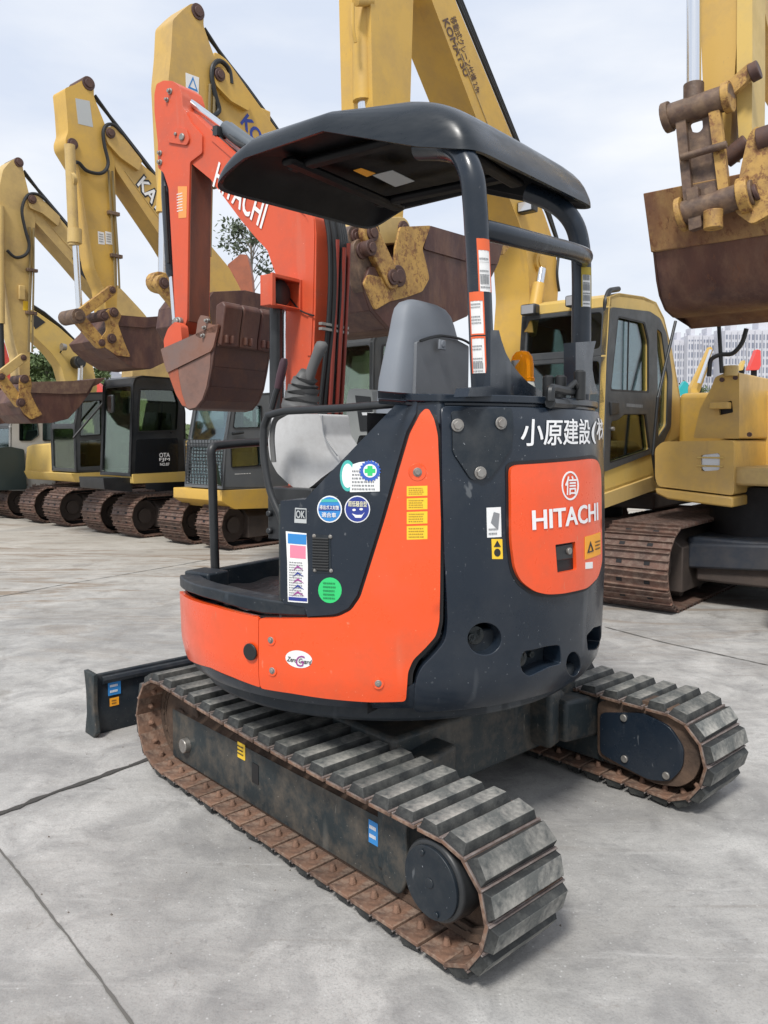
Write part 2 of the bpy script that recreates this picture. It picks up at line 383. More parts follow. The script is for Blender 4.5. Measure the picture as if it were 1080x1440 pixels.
def place_along(me, fr, Y, pts, n, parent, depth, name, bev, phase=0, side=1):
    st, pitch = along(pts, n)
    for (p, t) in st:
        o = bpy.data.objects.new(name, me[random.randrange(len(me))]); COL.objects.link(o); o.parent = parent
        nrm = Vector((t.y, -t.x)); q = p-nrm*depth                      # outward normal of a counter-clockwise loop
        X = Vector((fr.f[0]*t.x, fr.f[1]*t.x, t.y)); Z = Vector((fr.f[0]*nrm.x, fr.f[1]*nrm.x, nrm.y)); Yv = Z.cross(X)
        M = Matrix((X, Yv, Z)).transposed().to_4x4()
        M = Matrix.Translation(fr.w(q.x, Y, q.y)-root_loc(parent)) @ M @ Matrix.Rotation(R(random.uniform(-.8, .8)), 4, 'Z')
        o.matrix_basis = M
        if bev:
            md = o.modifiers.new('bevel', 'BEVEL'); md.width = bev; md.segments = 2; md.limit_method = 'ANGLE'; md.angle_limit = R(35)
SH = [shoe_mesh(.30, .0915, i) for i in range(12)]
def frame_side(Y, sg, dx=0):
    """track frame; sg = +1 for the outer face towards +Y"""
    yo, yi, ym = Y+sg*.058, Y-sg*.10, Y+sg*.012
    b = MB(); x0, x1 = -.52+dx, .77+dx
    sec = [(yo, .072), (yo, .252), (Y-sg*.04, .330), (yi, .335), (yi, .072)]
    A = [T.w(x0, y, z) for y, z in sec]; Bq = [T.w(x1, y, z-.004) for y, z in sec]
    b.add(A+Bq, [(0, 1, 6, 5)], 0).add(A+Bq, [(1, 2, 7, 6), (2, 3, 8, 7)], 1).add(A+Bq, [(3, 4, 9, 8), (4, 0, 5, 9), (0, 4, 3, 2, 1), (5, 6, 7, 8, 9)], 0)
    f = b.build('track_frame', [FRAMEP, MUD], MX, bevel=.006)
    bm = bmesh.new(); bm.from_mesh(f.data); bmesh.ops.remove_doubles(bm, verts=bm.verts, dist=1e-5); bm.to_mesh(f.data); bm.free()
    return f, yo
for side, (Y, dx) in enumerate(((.625, 0), (-.625, .07))):
    trk = MB()
    loop = [(x+dx, z) for x, z in track_loop(.733, .215, -.795, .195)]
    rail = inset_loop(loop, .072)
    # the chain's inner rails as one part, its shoes as sub-parts
    for y0, y1 in ((Y-.05, Y-.034), (Y+.034, Y+.05)):
        vs = []; r2 = inset_loop(loop, .052)
        for (x, z), (x2, z2) in zip(rail, r2): vs += [T.w(x, y0, z), T.w(x, y1, z), T.w(x2, y1, z2), T.w(x2, y0, z2)]
        n = len(rail); trk.add(vs, [(i*4+k, i*4+(k+1) % 4, ((i+1) % n)*4+(k+1) % 4, ((i+1) % n)*4+k) for i in range(n) for k in range(4)])
    tr = trk.build('crawler_track', MUD, MX, origin=T.w(0, Y, 0))
    place_along(SH, T, Y, loop, 46, tr, .036, 'track_shoe', .0045)
    sg = 1 if Y > 0 else -1
    fr_, yo = frame_side(Y, sg, dx)
    if Y > 0:
        mp = lambda x, z, d: T.w(x, yo+d, z)
        plate('warning_sticker', round_poly([(.235, .205), (.285, .205), (.285, .262), (.235, .262)], .004), mp, -.001, YST, fr_, step=.1).location.z += 0
        plate('frame_slot', round_poly([(.150, .145), (.190, .145), (.190, .215), (.150, .215)], .004), mp, -.002, SEAL, fr_, step=.1)
        scribble('sticker_marks', .283, .215, .240, .255, 3, mp, INK, fr_, 3, .0025)
        plate('lifting_sticker', [(-.475, .17), (-.43, .17), (-.43, .238), (-.475, .238)], mp, -.001, LBLUE, fr_, step=.1)
        scribble('sticker_marks', -.435, .18, -.47, .232, 2, mp, WHITE, fr_, 5, .0025)
    # end plate, idler, sprocket, rollers
    b = MB()
    ep = [(-.50+dx, .10), (-.50+dx, .28), (-.525+dx, .335), (-.57+dx, .355), (-.60+dx, .33), (-.605+dx, .13), (-.575+dx, .075), (-.53+dx, .075)]
    b.prism([T.w(x, Y+sg*.060, z) for x, z in round_poly(ep, .03)], T.w(0, sg*.012, 0)-T.w(0, 0, 0))
    b.prism([T.w(x, Y-sg*.088, z) for x, z in round_poly(ep, .03)], T.w(0, -sg*.012, 0)-T.w(0, 0, 0))
    b.box(T, -.56+dx, -.48+dx, Y-.07, Y+.07, .12, .30)
    b.build('track_frame_end', FRAMEP, MX, bevel=.004)
    b = MB(); c0, c1 = T.w(.72+dx, Y-.05, .215), T.w(.72+dx, Y+.05, .215)
    b.tube([T.w(.72+dx, Y-.045, .215), T.w(.72+dx, Y-.03, .215), T.w(.72+dx, Y-.028, .215), T.w(.72+dx, Y+.028, .215), T.w(.72+dx, Y+.03, .215), T.w(.72+dx, Y+.045, .215)], [.135, .135, .15, .15, .135, .135], 28)
    b.tube([T.w(.72+dx, Y-.055, .215), T.w(.72+dx, Y+.055, .215)], .05, 16)
    b.build('front_idler', MUD, MX, bevel=.004)
    b = MB(); b.tube([T.w(.655+dx, Y+sg*.05, .14), T.w(.655+dx, Y+sg*.082, .14)], .028, 14); b.build('idler_bolt', STEEL, MX, bevel=.003)
    b = MB(); pts = []
    for i in range(44):
        rr = .155 if i % 4 in (0, 1) else .128; a = 2*math.pi*i/44; pts.append(T.w(-.79+dx+rr*math.cos(a), Y-.018, .198+rr*math.sin(a)))
    b.prism(pts, T.w(0, .036, 0)-T.w(0, 0, 0)); b.build('sprocket', MUD, MX)
    for x in (-.42, -.1, .22, .5):
        b = MB(); b.tube([T.w(x+dx, Y-.05, .1), T.w(x+dx, Y-.04, .1), T.w(x+dx, Y-.04, .1), T.w(x+dx, Y+.04, .1), T.w(x+dx, Y+.05, .1)], [.025, .025, .045, .045, .025], 18)
        b.build('track_roller', MUD, MX, bevel=.003)
    if Y > 0:
        b = MB(); X, Z = -.775, .232
        b.tube([T.w(X, .60, Z), T.w(X, .715, Z), T.w(X, .765, Z), T.w(X, .772, Z)], [.09, .106, .103, .096], 36)
        mo = b.build('travel_motor', BLACKM, MX, bevel=.004)
        b = MB(); b.tube([T.w(X, .772, Z), T.w(X, .782, Z)], .091, 36); b.tube([T.w(X, .782, Z), T.w(X, .785, Z)], .013, 12)
        for k in range(2): a = R(70+180*k); b.tube([T.w(X+.075*math.cos(a), .782, Z+.075*math.sin(a)), T.w(X+.075*math.cos(a), .787, Z+.075*math.sin(a))], .008, 6)
        b.build('motor_cover', NAVY2, mo, bevel=.002)
    else:
        mp = lambda x, z, d: T.w(x, -.50+d, z)
        rim = [T.B(680+x/2.7, 880+z/2.7, -.475) for x, z in ((418, 292), (520, 285), (620, 292), (720, 340), (795, 430), (815, 520), (790, 590), (735, 622), (640, 610), (540, 560), (418, 500))]
        pl = plate('final_drive_guard', round_poly(rim, .03), mp, .09, MUD, MX, step=.06, bevel=.008)
        mp2 = lambda x, z, d: T.w(x, -.488+d, z)
        cov = [T.B(680+x/2.7, 880+z/2.7, -.475) for x, z in ((434, 333), (600, 335), (700, 388), (752, 470), (748, 545), (700, 597), (620, 590), (540, 548), (434, 488))]
        cp = plate('guard_cover', round_poly(cov, .025), mp2, .012, NAVY, pl, step=.06, bevel=.003)
        for x, z in ((527, 352), (530, 508), (688, 572)):
            q = T.B(680+x/2.7, 880+z/2.7, -.475); b = MB(); b.tube([T.w(q[0], -.488, q[1]), T.w(q[0], -.479, q[1])], .014, 12); b.build('cover_bolt', STEEL, cp, bevel=.002)
b = MB(); b.box(T, -.34, .42, -.50, .50, .17, .40)
for sx in (-.34, .40):
    for sg in (-1, 1): b.prism([T.w(sx-.09, sg*.30, .20), T.w(sx+.09, sg*.30, .20), T.w(sx+.09, sg*.30, .36), T.w(sx-.09, sg*.30, .36)], T.w(0, sg*.25, -.03)-T.w(0, 0, 0))
b.build('car_body', FRAMEP, MX, bevel=.015)
b = MB(); c8 = [T.w(-.44, -.20, .20), T.w(-.06, -.20, .20), T.w(-.06, -.20, .43), T.w(-.44, -.20, .43), T.w(-.30, -.53, .13), T.w(-.06, -.53, .13), T.w(-.06, -.53, .325), T.w(-.30, -.53, .325)]
b.add(c8, [(3, 2, 1, 0), (4, 5, 6, 7), (0, 1, 5, 4), (1, 2, 6, 5), (2, 3, 7, 6), (3, 0, 4, 7)]); b.build('cross_member', FRAMEP, MX, bevel=.03, seg=3)
b = MB(); b.tube([U.w(0, 0, .38), U.w(0, 0, .52)], .31, 40); b.build('slewing_ring', MUD, MX)
b = MB()
for y in (-.28, .22): b.prism([T.w(.35, y, .16), T.w(1.34, y, .06), T.w(1.34, y, .20), T.w(.35, y, .30)], T.w(0, .06, 0)-T.w(0, 0, 0))
b.build('blade_arm', FRAMEP, MX, bevel=.006)
# dozer blade: curved plate with end plates
prof = [(1.36, .0), (1.345, .06), (1.335, .13), (1.34, .20), (1.36, .275)]
b = MB(); P = prof+[(x+.022, z) for x, z in prof[::-1]]
b.prism([T.w(x, -.775, z) for x, z in P], T.w(0, 1.55, 0)-T.w(0, 0, 0))
bl = b.build('dozer_blade', NAVY2, MX, bevel=.003)
b = MB(); sp = [(1.30, .03), (1.33, .0), (1.43, .0), (1.405, .10), (1.41, .20), (1.43, .29), (1.32, .29), (1.325, .15)]
for y in (-.79, .765): b = MB().prism([T.w(x, y, z) for x, z in sp], T.w(0, .022, 0)-T.w(0, 0, 0)); b.build('blade_end_plate', FRAMEP, bl, bevel=.004)
b = MB(); b.box(T, 1.325, 1.345, .20, .225, .06, .285); b.build('blade_rib', FRAMEP, bl, bevel=.004)
b = MB(); b.tube([T.w(1.335, y, .252) for y in (-.7, .74)], .018, 8); b.build('blade_stiffener', NAVY2, bl)
mpb = lambda y, z, d: T.w(1.333-d, y, z)
for nm, m_, y0, y1, z0, z1 in (('lifting_sticker', LBLUE, .715, .655, .175, .238), ('warning_sticker', OST, .708, .665, .125, .162)):
    plate(nm, [(y0, z0), (y1, z0), (y1, z1), (y0, z1)], mpb, .001, m_, bl, step=.1); scribble('sticker_marks', y0-.008, z0+.006, y1+.008, z1-.006, 2, mpb, WHITE if m_ is LBLUE else INK, bl, 1, .002)
# ---- upper structure: base frame
def disc(r, z0, z1, a_min=-9, a_max=9, n=72):
    p = []
    for i in range(n):
        t = 2*math.pi*i/n; a, bb = r*math.cos(t), r*math.sin(t)
        if a > a_max: bb *= 1; a = a_max
        if a < a_min: a = a_min
        p.append(U.w(a, bb, z0))
    return p
b = MB(); b.prism(disc(.70, .50, 0, a_max=.44), (0, 0, .06)); b.prism(disc(.755, .56, 0, a_max=.47), (0, 0, .05)); b.build('slewing_frame', NAVY2, MX, bevel=.012)
z_sk = [(SD(52), .56), (SD(130), .56), C(577, 985, .0), C(520, 986), C(460, 981), C(415, 974), C(371, 967), C(330, 953), C(300, 940), (SD(52), .655)]
sk = plate('lower_skirt', z_sk[:2]+[(SD(130.5), .645)]+z_sk[3:], cmap(.004), .03, NAVY, MX, step=.04, bevel=.006)
b = MB(); b.prism(disc(.745, .70, 0, a_max=.47), (0, 0, .08)); fl = b.build('floor_plate', NAVY2, MX, bevel=.006)
# floor mat with creases
mp = lambda x, y, d: U.w(x, y, .792+d+.006*math.sin(x*23+y*9)*math.sin(y*17+1)+.004*math.sin(x*61-y*33))
plate('floor_mat', round_poly([(.45, .52), (.45, -.40), (-.05, -.40), (-.05, .66), (.20, .66), (.38, .58)], .03), mp, .008, mat('crumpled_black_mat', (.02, .019, .021), .38, bump=.5, bscale=12), fl, step=.03)
b = MB(); b.box(U, .45, .48, -.56, .50, .78, .865); b.build('kick_plate', NAVY2, fl, bevel=.006); b = MB(); b.box(U, .36, .485, .50, .60, .78, .875); b.build('corner_bracket', NAVY2, fl, bevel=.008)
b = MB(); b.box(U, .455, .478, -.585, .585, .63, .775); b.build('front_cover', ORANGE, MX, bevel=.006)
# step ledge round the entry
led = [C(428, 868, .02), C(428, 850, .02), C(400, 848, .02), C(350, 839, .01), C(300, 828, .01), C(272, 821, .01), (SD(53), C(270, 820)[1]-.0), (SD(53), C(268, 836)[1]+.0), C(268, 836, .02), C(300, 846, .02), C(366, 864, .02)]
plate('entry_step', led, cmap(.008), .07, NAVY2, MX, step=.03, bevel=.008)
# ---- orange lower panels and side cover
def zC(u, v): return C(u, v)[1]
lp = [(SD(52), zC(263, 918)), C(300, 938), C(330, 951), C(371, 966), C(369, 868), C(340, 862), C(300, 851), (SD(52), zC(263, 840))]
fl_ = plate('front_lower_panel', round_poly([(q[0]-(.007 if i in (3, 4) else 0), q[1]) for i, q in enumerate(lp)], .006), cmap(.010), .025, ORANGE, MX, step=.03, bevel=.006)
b = MB(); q = C(357, 915); n_ = cmap(.014); b.tube([n_(q[0], q[1], 0), n_(q[0], q[1], .006)], .026, 20); b.build('round_plug', BLACK, fl_, bevel=.002)
side = [(371, 966), (369, 868), (430, 868), (470, 867), (479, 865), (495, 857), (508, 838), (540, 734), (562, 657), (576, 609), (590, 582), (597, 575), (602, 576), (609, 590), (614, 612), (618, 734), (616, 873), (611, 893), (597, 909), (580, 926), (573, 943), (570, 984), (520, 985), (460, 980), (415, 973)]
sc_ = plate('orange_side_cover', round_poly(CP(side), .012), cmap(.016), .03, ORANGE, MX, step=.03, bevel=.008, bulge=None)
seal = [(362, 866), (430, 864), (470, 863), (477, 861), (491, 854), (503, 836), (535, 734), (557, 655), (571, 607), (586, 579), (595, 570), (605, 571), (614, 586), (620, 612), (624, 734), (623, 875), (618, 897), (603, 914), (588, 930), (581, 945), (577, 990), (500, 991), (363, 970)]
plate('cover_seal', round_poly(CP(seal), .012), cmap(.0), .02, SEAL, MX, step=.04, bevel=.004)
mo_ = cmap(.016)
def bolt(u, v, mpx, parent, r=.011, h=.008, recess=None, m=STEEL, name='cover_bolt', pt=None):
    q = pt or C(u, v, .016); c0, c1 = mpx(q[0], q[1], 0), mpx(q[0], q[1], h)
    if recess:
        b = MB(); b.tube([mpx(q[0], q[1], -.001), mpx(q[0], q[1], .0025), mpx(q[0], q[1], .0005)], [recess, recess*.93, recess*.72], 24, cap=False); b.build('bolt_recess', ORANGE, parent)
    b = MB(); b.tube([c0, mpx(q[0], q[1], h*.4)], r*1.45, 16); b.tube([mpx(q[0], q[1], h*.4), c1], r, 6); b.build(name, m, parent, bevel=.001)
bolt(587, 664, mo_, sc_, .009, .008, .026)
for u, v in ((381, 900), (383, 943), (532, 961)): bolt(u, v, mo_, sc_, .007, .007, .017)
for i, (v0, v1) in enumerate(((684, 698), (701, 717), (720, 737), (740, 759))):
    p = CP([(572, v1), (601, v1-1), (601, v0-1), (572, v0)], .016)
    pl = plate('maintenance_sticker', p, cmap(.0165), .001, YST, sc_, step=.03)
    scribble('sticker_marks', p[0][0]+.005, p[0][1]+.004, p[1][0]-.004, p[2][1]-.004, 4, cmap(.0165), mat('amber_ink', (.38, .22, .02), .6, ravar=0), pl, i, .001)
oc = C(420, 927, .016); ov = plate('oval_sticker', [(oc[0]+x, oc[1]+z) for x, z in disc_pts(0, 0, .043, .026)], cmap(.017), .001, WHITE, sc_, step=.03)
text_mesh('sticker_lettering', 'Zero Guard', (oc[0]-.038, oc[1]-.009), (oc[0]+.038, oc[1]-.012), (oc[0]-.034, oc[1]+.005), cmap(.017), INK, ov, .02, .001)
text_mesh('sticker_lettering', 'G', (oc[0]-.012, oc[1]-.021), (oc[0]+.014, oc[1]-.021), (oc[0]-.004, oc[1]+.012), cmap(.017), PURP, ov, -.01, .0016)
# ---- dark console cover with stickers
con = [(397, 704), (397, 840), (402, 848), (430, 853), (434, 866), (470, 863), (477, 861), (491, 854), (503, 836), (535, 734), (557, 655), (571, 607), (584, 582), (586, 566), (572, 558), (562, 563), (431, 702)]
cc = plate('side_console_cover', CP(con), cmap(.010), .11, NAVY, MX, step=.03, bevel=.012)
cm = cmap(.0105)
def sticker(name, px, m, parent=cc, step=.03, off=.0105): return plate(name, CP(px, .01), cmap(off), .001, m, parent, step=step)
def ell(u, v, ru, rv, n=24): return [(u+ru*math.cos(2*math.pi*i/n), v-rv*math.sin(2*math.pi*i/n)) for i in range(n)]
def txt(s, u0, v0, u1, v1, u2, v2, m, parent, off=.0125, bold=.01): return text_mesh('sticker_lettering', s, C(u0, v0, .01), C(u1, v1, .01), C(u2, v2, .01), cmap(off), m, parent, bold, 0)
st = sticker('inspection_sticker', ell(489, 669, 11, 22), TEAL); sticker('sticker_panel', ell(489, 669, 8, 17), WHITE, st, off=.0110)
st = sticker('inspection_sticker', [(492, 692), (534, 691), (534, 664), (532, 652), (524, 648), (505, 650), (496, 653)], WHITE, off=.0115)
p0, p1 = C(495, 690, .01), C(533, 655, .01); scribble('sticker_marks', p0[0], p0[1], p1[0], p1[1]-.01, 6, cmap(.0125), GINK, st, 4, .0005)
gear = [(520.5+(15.5 if i % 2 else 13)*math.cos(math.pi*i/20), 662-(15.5 if i % 2 else 13)*math.sin(math.pi*i/20)) for i in range(40)]
st2 = sticker('gear_emblem', gear, mat('royal_blue_vinyl', (.03, .10, .45), .5, ravar=0), st, off=.0135)
sticker('emblem_field', ell(520.5, 662, 9.5, 9.5), WHITE, st, off=.0142)
sticker('cross_emblem', [(513, 665), (513, 659), (517, 659), (517, 655), (524, 655), (524, 659), (528, 659), (528, 665), (524, 665), (524, 669), (517, 669), (517, 665)], GST, st, off=.0149)
st = sticker('blue_round_sticker', ell(463.5, 716, 17.5, 19), WHITE); sticker('sticker_field', ell(463.5, 716, 15.8, 17.2), LBLUE, st, off=.0112)
sticker('sticker_field', [(448, 718), (479, 718), (477, 711), (450, 711)], DBLUE, st, off=.0118); sticker('sticker_field', [(451, 706), (476, 706), (474, 702), (453, 702)], TEAL, st, off=.0118)
txt('排出ガス対策', 450, 716, 477, 717, 450, 710, WHITE, st, .0126, .03); txt('適合車', 453, 727, 473, 728, 453, 720, WHITE, st, .0126, .02)
st = sticker('navy_round_sticker', ell(502.5, 716, 18, 19), WHITE); sticker('sticker_field', ell(502.5, 716, 16.5, 17.5), DBLUE, st, off=.0112)
txt('超低騒音型', 490, 712, 516, 713, 490, 704, mat('cream_ink', (.7, .68, .5), .6, ravar=0), st, .0122, .03)
sticker('sticker_field', [(495, 722), (500, 728), (508, 728), (513, 720), (509, 724), (501, 724)], WHITE, st, off=.0120); sticker('sticker_field', ell(498, 717, 2.5, 1.6), WHITE, st, off=.0120); sticker('sticker_field', ell(508, 716, 2.5, 1.6), WHITE, st, off=.0120)
st = sticker('green_round_sticker', ell(464, 830, 16.5, 18), GST); scr = C(451, 843, .01); scr1 = C(477, 818, .01); scribble('sticker_marks', scr[0]+.008, scr[1], scr1[0]-.004, scr1[1], 5, cmap(.0115), mat('dark_green_ink', (.01, .22, .07), .6, ravar=0), st, 9, .0005)
st = sticker('pictogram_sticker', [(405, 846), (433, 848), (433, 795), (431, 750), (402, 747), (404, 790)], WHITE)
sticker('sticker_field', [(405, 764), (431, 766), (431, 752), (405, 750)], LBLUE, st, off=.0112); sticker('sticker_field', [(408, 784), (430, 786), (430, 768), (408, 766)], PINK, st, off=.0112)
sticker('sticker_field', [(406, 844), (432, 846), (432, 841), (406, 839)], DBLUE, st, off=.0112)
q0, q1 = C(406, 838, .01), C(431, 790, .01); scribble('sticker_marks', q0[0]+.002, q0[1], q1[0], q1[1], 14, cmap(.0115), GINK, st, 12, .0005, .75)
for k, v in enumerate(range(795, 838, 9)): sticker('sticker_arrow', [(412-k*.3, v+7), (419, v), (427+k*.3, v+7), (419, v+3)], DBLUE if k % 2 else PURP, st, off=.0122)
st = sticker('ok_plate', [(414, 735), (431, 736), (431, 715), (415, 714)], SILV); sticker('sticker_field', [(416, 729), (430, 730), (430, 716.5), (416, 716)], NAVY, st, off=.0112)
txt('OK', 417, 728, 429, 729, 417, 717.5, SILV, st, .012, .03)
v_ = plate('vent_grille', round_poly(CP([(440, 805), (466, 806), (465, 753), (440, 751)], .01), .008), cmap(.012), .004, NAVY2, cc, step=.04, bevel=.002)
b = MB(); s0, s1 = C(442, 780)[0], C(464, 780)[0]; za, zb = C(452, 800)[1], C(452, 757)[1]
for k in range(12): z = za+(zb-za)*k/11; b.tube([cmap(.0125)(s0, z, 0), cmap(.0125)(s1, z, 0)], .0035, 6)
b.build('vent_slat', BLACK, v_)
for u, v in ((441, 754), (464, 755), (442, 802), (465, 803)): bolt(u, v, cmap(.012), v_, .004, .004)
# front-facing edge wall of the console and its cavity
b = MB(); c0 = C(397, 704); sA = c0[0]; zt = c0[1]-.01
b.prism([cmap(0)(sA-.0, .79, .004), cmap(0)(sA, .79, -.22), cmap(0)(sA, zt, -.22), cmap(0)(sA, zt, .004)], cmap(0)(sA-.012, .9, 0)-cmap(0)(sA, .9, 0)); b.build('console_front_wall', FRAMEP, MX, bevel=.004)
b = MB(); b.box(U, -.40, -.02, -.36, .34, .78, 1.12); b.box(U, -.35, .05, -.60, -.36, .78, 1.16); b.build('seat_base', DARK, MX, bevel=.02)
# ---- counterweight with recesses
cw = [C(618, 574), C(620, 673), C(623, 773), C(628, 873), C(625, 899), C(611, 917), C(591, 937), C(583, 957), C(580, 1004)]
cwp = [(q[0], q[1]) for q in cw[::-1]]
zb, ztp = .545, 1.44
cwo = [(cwp[0][0], .545)]+cwp[1:-1]+[(cwp[-1][0], ztp)]+[(SD(238), ztp), (SD(238), zb)]
ca = lambda u, v, ru, rv, n=20: CP(ell(u, v, ru, rv, n))
h1 = ca(679, 897, 23.5, 22.5); h2 = CP([(732, 915), (745, 913), (765, 908), (783, 906), (785, 932), (768, 936), (752, 944), (740, 950), (731, 943), (728, 930)]); h3 = ca(802, 933, 10, 17)
h4 = CP([(820, 893), (830, 882), (840, 879), (843, 902), (834, 912), (822, 914)])
cwt = plate('counterweight', round_poly(cwo, .02, 3), cmap(.012), .09, NAVY, MX, holes=[round_poly(h, .012, 2) for h in (h1, h2, h3, h4)], step=.028, bevel=.010)
b = MB(); b.prism(disc(.672, .55, 0, a_max=-.38), (0, 0, .87)); b.build('engine_bay', DARK, MX)
for (u, v, r_, dd) in ((675, 897, .028, -.03), (740, 929, .025, -.025), (762, 925, .010, -.04), (833, 893, .012, -.03), (668, 899, .012, -.02)):
    q = C(u, v); b = MB(); m_ = cmap(0); b.tube([m_(q[0], q[1], -.10), m_(q[0], q[1], dd), m_(q[0], q[1], dd), m_(q[0], q[1], dd-.03)], [r_, r_, r_*.6, r_*.5], 18); b.build('tie_down_socket', FRAMEP, cwt, bevel=.003)
q = C(756, 930); b = MB(); b.prism([cmap(-.05)(q[0]-.05, q[1]-.04, 0), cmap(-.05)(q[0]+.09, q[1]-.03, 0), cmap(-.05)(q[0]+.09, q[1]+.04, 0), cmap(-.05)(q[0]-.05, q[1]+.04, 0)], cmap(0)(q[0], q[1], 0)-cmap(0)(q[0], q[1], .02)); b.build('socket_back', NAVY2, cwt)
br = plate('bracket_plate', round_poly(CP([(635, 578), (720, 573), (719, 631), (689, 673), (663, 675), (637, 636)], .02), .012), cmap(.020), .012, NAVY2, cwt, step=.04, bevel=.002)
for u, v in ((643, 598), (704, 595), (675, 665)): bolt(u, v, cmap(.021), br, .013, .010, pt=C(u, v, .02))
text_mesh('company_lettering', '小原建設', C(732, 627, .013), C(829, 624, .013), C(734, 589, .013), cmap(.0125), mat('white_lettering', (.82, .82, .82), .45, ravar=0), cwt, .028)
text_mesh('company_lettering', '(株', C(831, 624, .013), C(848.5, 622, .013), C(831, 588, .013), cmap(.0125), MATS['white_lettering'], cwt, .022)
# engine door
EC = lambda u, v: C(u, v, .026)
dr = [(718, 668), (719, 658), (727, 654), (800, 649), (834, 645), (841, 648), (845, 660), (847, 790), (841, 812), (826, 827), (790, 835), (770, 836), (752, 832), (733, 818), (724, 800), (719, 760)]
drg = [(u+(u-783)*.06, v+(v-742)*.055) for u, v in dr]
plate('door_seal', round_poly([EC(min(u, 850), v) for u, v in drg], .02, 3), cmap(.014), .02, SEAL, cwt, step=.04, bevel=.004)
DH = [[EC(u, v) for u, v in ((781, 766), (809, 761.5), (811, 801), (784, 806))]]
ed = plate('engine_door', round_poly([EC(u, v) for u, v in dr], .02, 3), cmap(.026), .03, ORANGE, MX, holes=[round_poly(DH[0], .004)], step=.028, bevel=.010, seg=4)
em = cmap(.0268)
text_mesh('maker_lettering', 'HITACHI', EC(749, 745), EC(840, 731), EC(748, 718), lambda s, z, d: em(s, z, d), MATS['white_lettering'], ed, .045)
rg0 = [EC(u, v) for u, v in ell(801.5, 683, 12, 20.5, 28)]; rg1 = [EC(u, v) for u, v in ell(801.5, 683, 10.2, 18, 28)]
plate('emblem_ring', rg0, cmap(.0275), .001, MATS['white_lettering'], ed, holes=[rg1], step=.02)
text_mesh('emblem_character', '信', EC(794, 696), EC(809.5, 695), EC(794, 670), em, MATS['white_lettering'], ed, .03)
b = MB(); lp_ = [EC(u, v) for u, v in ((784, 789), (808, 785.5), (807.5, 764.5), (783.5, 768.5))]; b.prism([cmap(.012)(s, z, 0) for s, z in lp_], cmap(0)(lp_[0][0], 1, .010)-cmap(0)(lp_[0][0], 1, 0)); la = b.build('door_latch', BLACKM, ed, bevel=.003)
b = MB(); lp2 = [EC(u, v) for u, v in ((784, 804), (809, 800), (809, 764), (784, 768))]; b.prism([cmap(-.005)(s, z, 0) for s, z in lp2], cmap(0)(lp_[0][0], 1, .006)-cmap(0)(lp_[0][0], 1, 0)); b.build('latch_recess', SEAL, ed)
q = EC(801, 775); b = MB(); b.tube([cmap(.02)(q[0], q[1], 0), cmap(.02)(q[0], q[1], .009)], .011, 16); b.build('lock_cylinder', STEEL, la, bevel=.002)
p = [EC(u, v) for u, v in ((822, 787), (844, 779), (844, 748), (822, 755))]; ws = plate('warning_sticker', p, cmap(.0275), .001, OST, ed, step=.03)
tri = [EC(u, v) for u, v in ((825, 778), (834, 775), (829.5, 761))]; plate('warning_triangle', tri, cmap(.029), .001, INK, ws, step=.03, holes=[[EC(u, v) for u, v in ((827.5, 775.5), (832, 774), (829.6, 766))]])
scribble('sticker_marks', EC(836, 776)[0], EC(836, 775)[1], EC(843, 776)[0], EC(836, 760)[1], 3, cmap(.029), INK, ws, 3, .0005, .9)
p = [EC(u, v) for u, v in ((823, 800), (833, 799), (833, 790), (823, 791))]; plate('small_sticker', p, cmap(.0275), .001, WHITE, ed, step=.03)
p = CP([(685, 756), (705, 755), (704, 713), (684, 714)], .012); ws = plate('instruction_sticker', p, cmap(.013), .001, WHITE, cwt, step=.03)
plate('sticker_drawing', CP([(690, 735), (700, 745), (702, 722), (694, 720)], .012), cmap(.0142), .001, GINK, ws, step=.03); scribble('sticker_marks', p[0][0]+.004, p[0][1]+.005, p[1][0]-.01, p[0][1]+.03, 2, cmap(.0142), GINK, ws, 2, .0005)
p = CP([(692, 786), (707, 786), (706, 758), (691, 758)], .012); ws = plate('warning_sticker', p, cmap(.013), .001, YST, cwt, step=.03)
plate('warning_triangle', CP([(694, 769), (704, 769), (699, 760)], .012), cmap(.0142), .001, INK, ws, step=.03); plate('warning_disc', CP(ell(699, 777, 4.5, 5.5), .012), cmap(.0142), .001, INK, ws, step=.03)
# right-hand side covers (out of sight from the photograph's side)
plate('right_side_cover', round_poly([(SD(239), .64), (SD(300), .64), (SD(300), 1.15), (SD(262), 1.38), (SD(239), 1.42)], .03), cmap(.012), .05, ORANGE, MX, step=.05, bevel=.008)
plate('right_skirt', [(SD(239), .55), (SD(307), .55), (SD(307), .635), (SD(239), .635)], cmap(.006), .04, NAVY, MX, step=.06, bevel=.006)
plate('right_front_panel', [(SD(300.5), .64), (SD(307), .64), (SD(307), .78), (SD(300.5), .85)], cmap(.012), .04, ORANGE, MX, step=.06, bevel=.006)
# top deck
b = MB(); b.prism(disc(.752, 1.44, 0, a_max=-.475), (0, 0, .012)); b.prism(disc(.762, 1.452, 0, a_max=-.48), (0, 0, .022)); b.build('top_deck', NAVY, MX, bevel=.006)
b = MB(); b.box(U, -.53, -.475, -.54, .54, .9, 1.445); b.build('bulkhead', NAVY2, MX, bevel=.01)
q = C(588, 566); b = MB(); b.prism([cmap(0)(SD(126.5), 1.38, 0), cmap(0)(SD(126.5), 1.452, 0), cmap(0)(SD(136), 1.468, .005), cmap(0)(SD(136), 1.38, 0)], U.w(0, -.05, 0)-U.w(0, 0, 0)); b.build('shoulder_cap', NAVY, MX, bevel=.012)
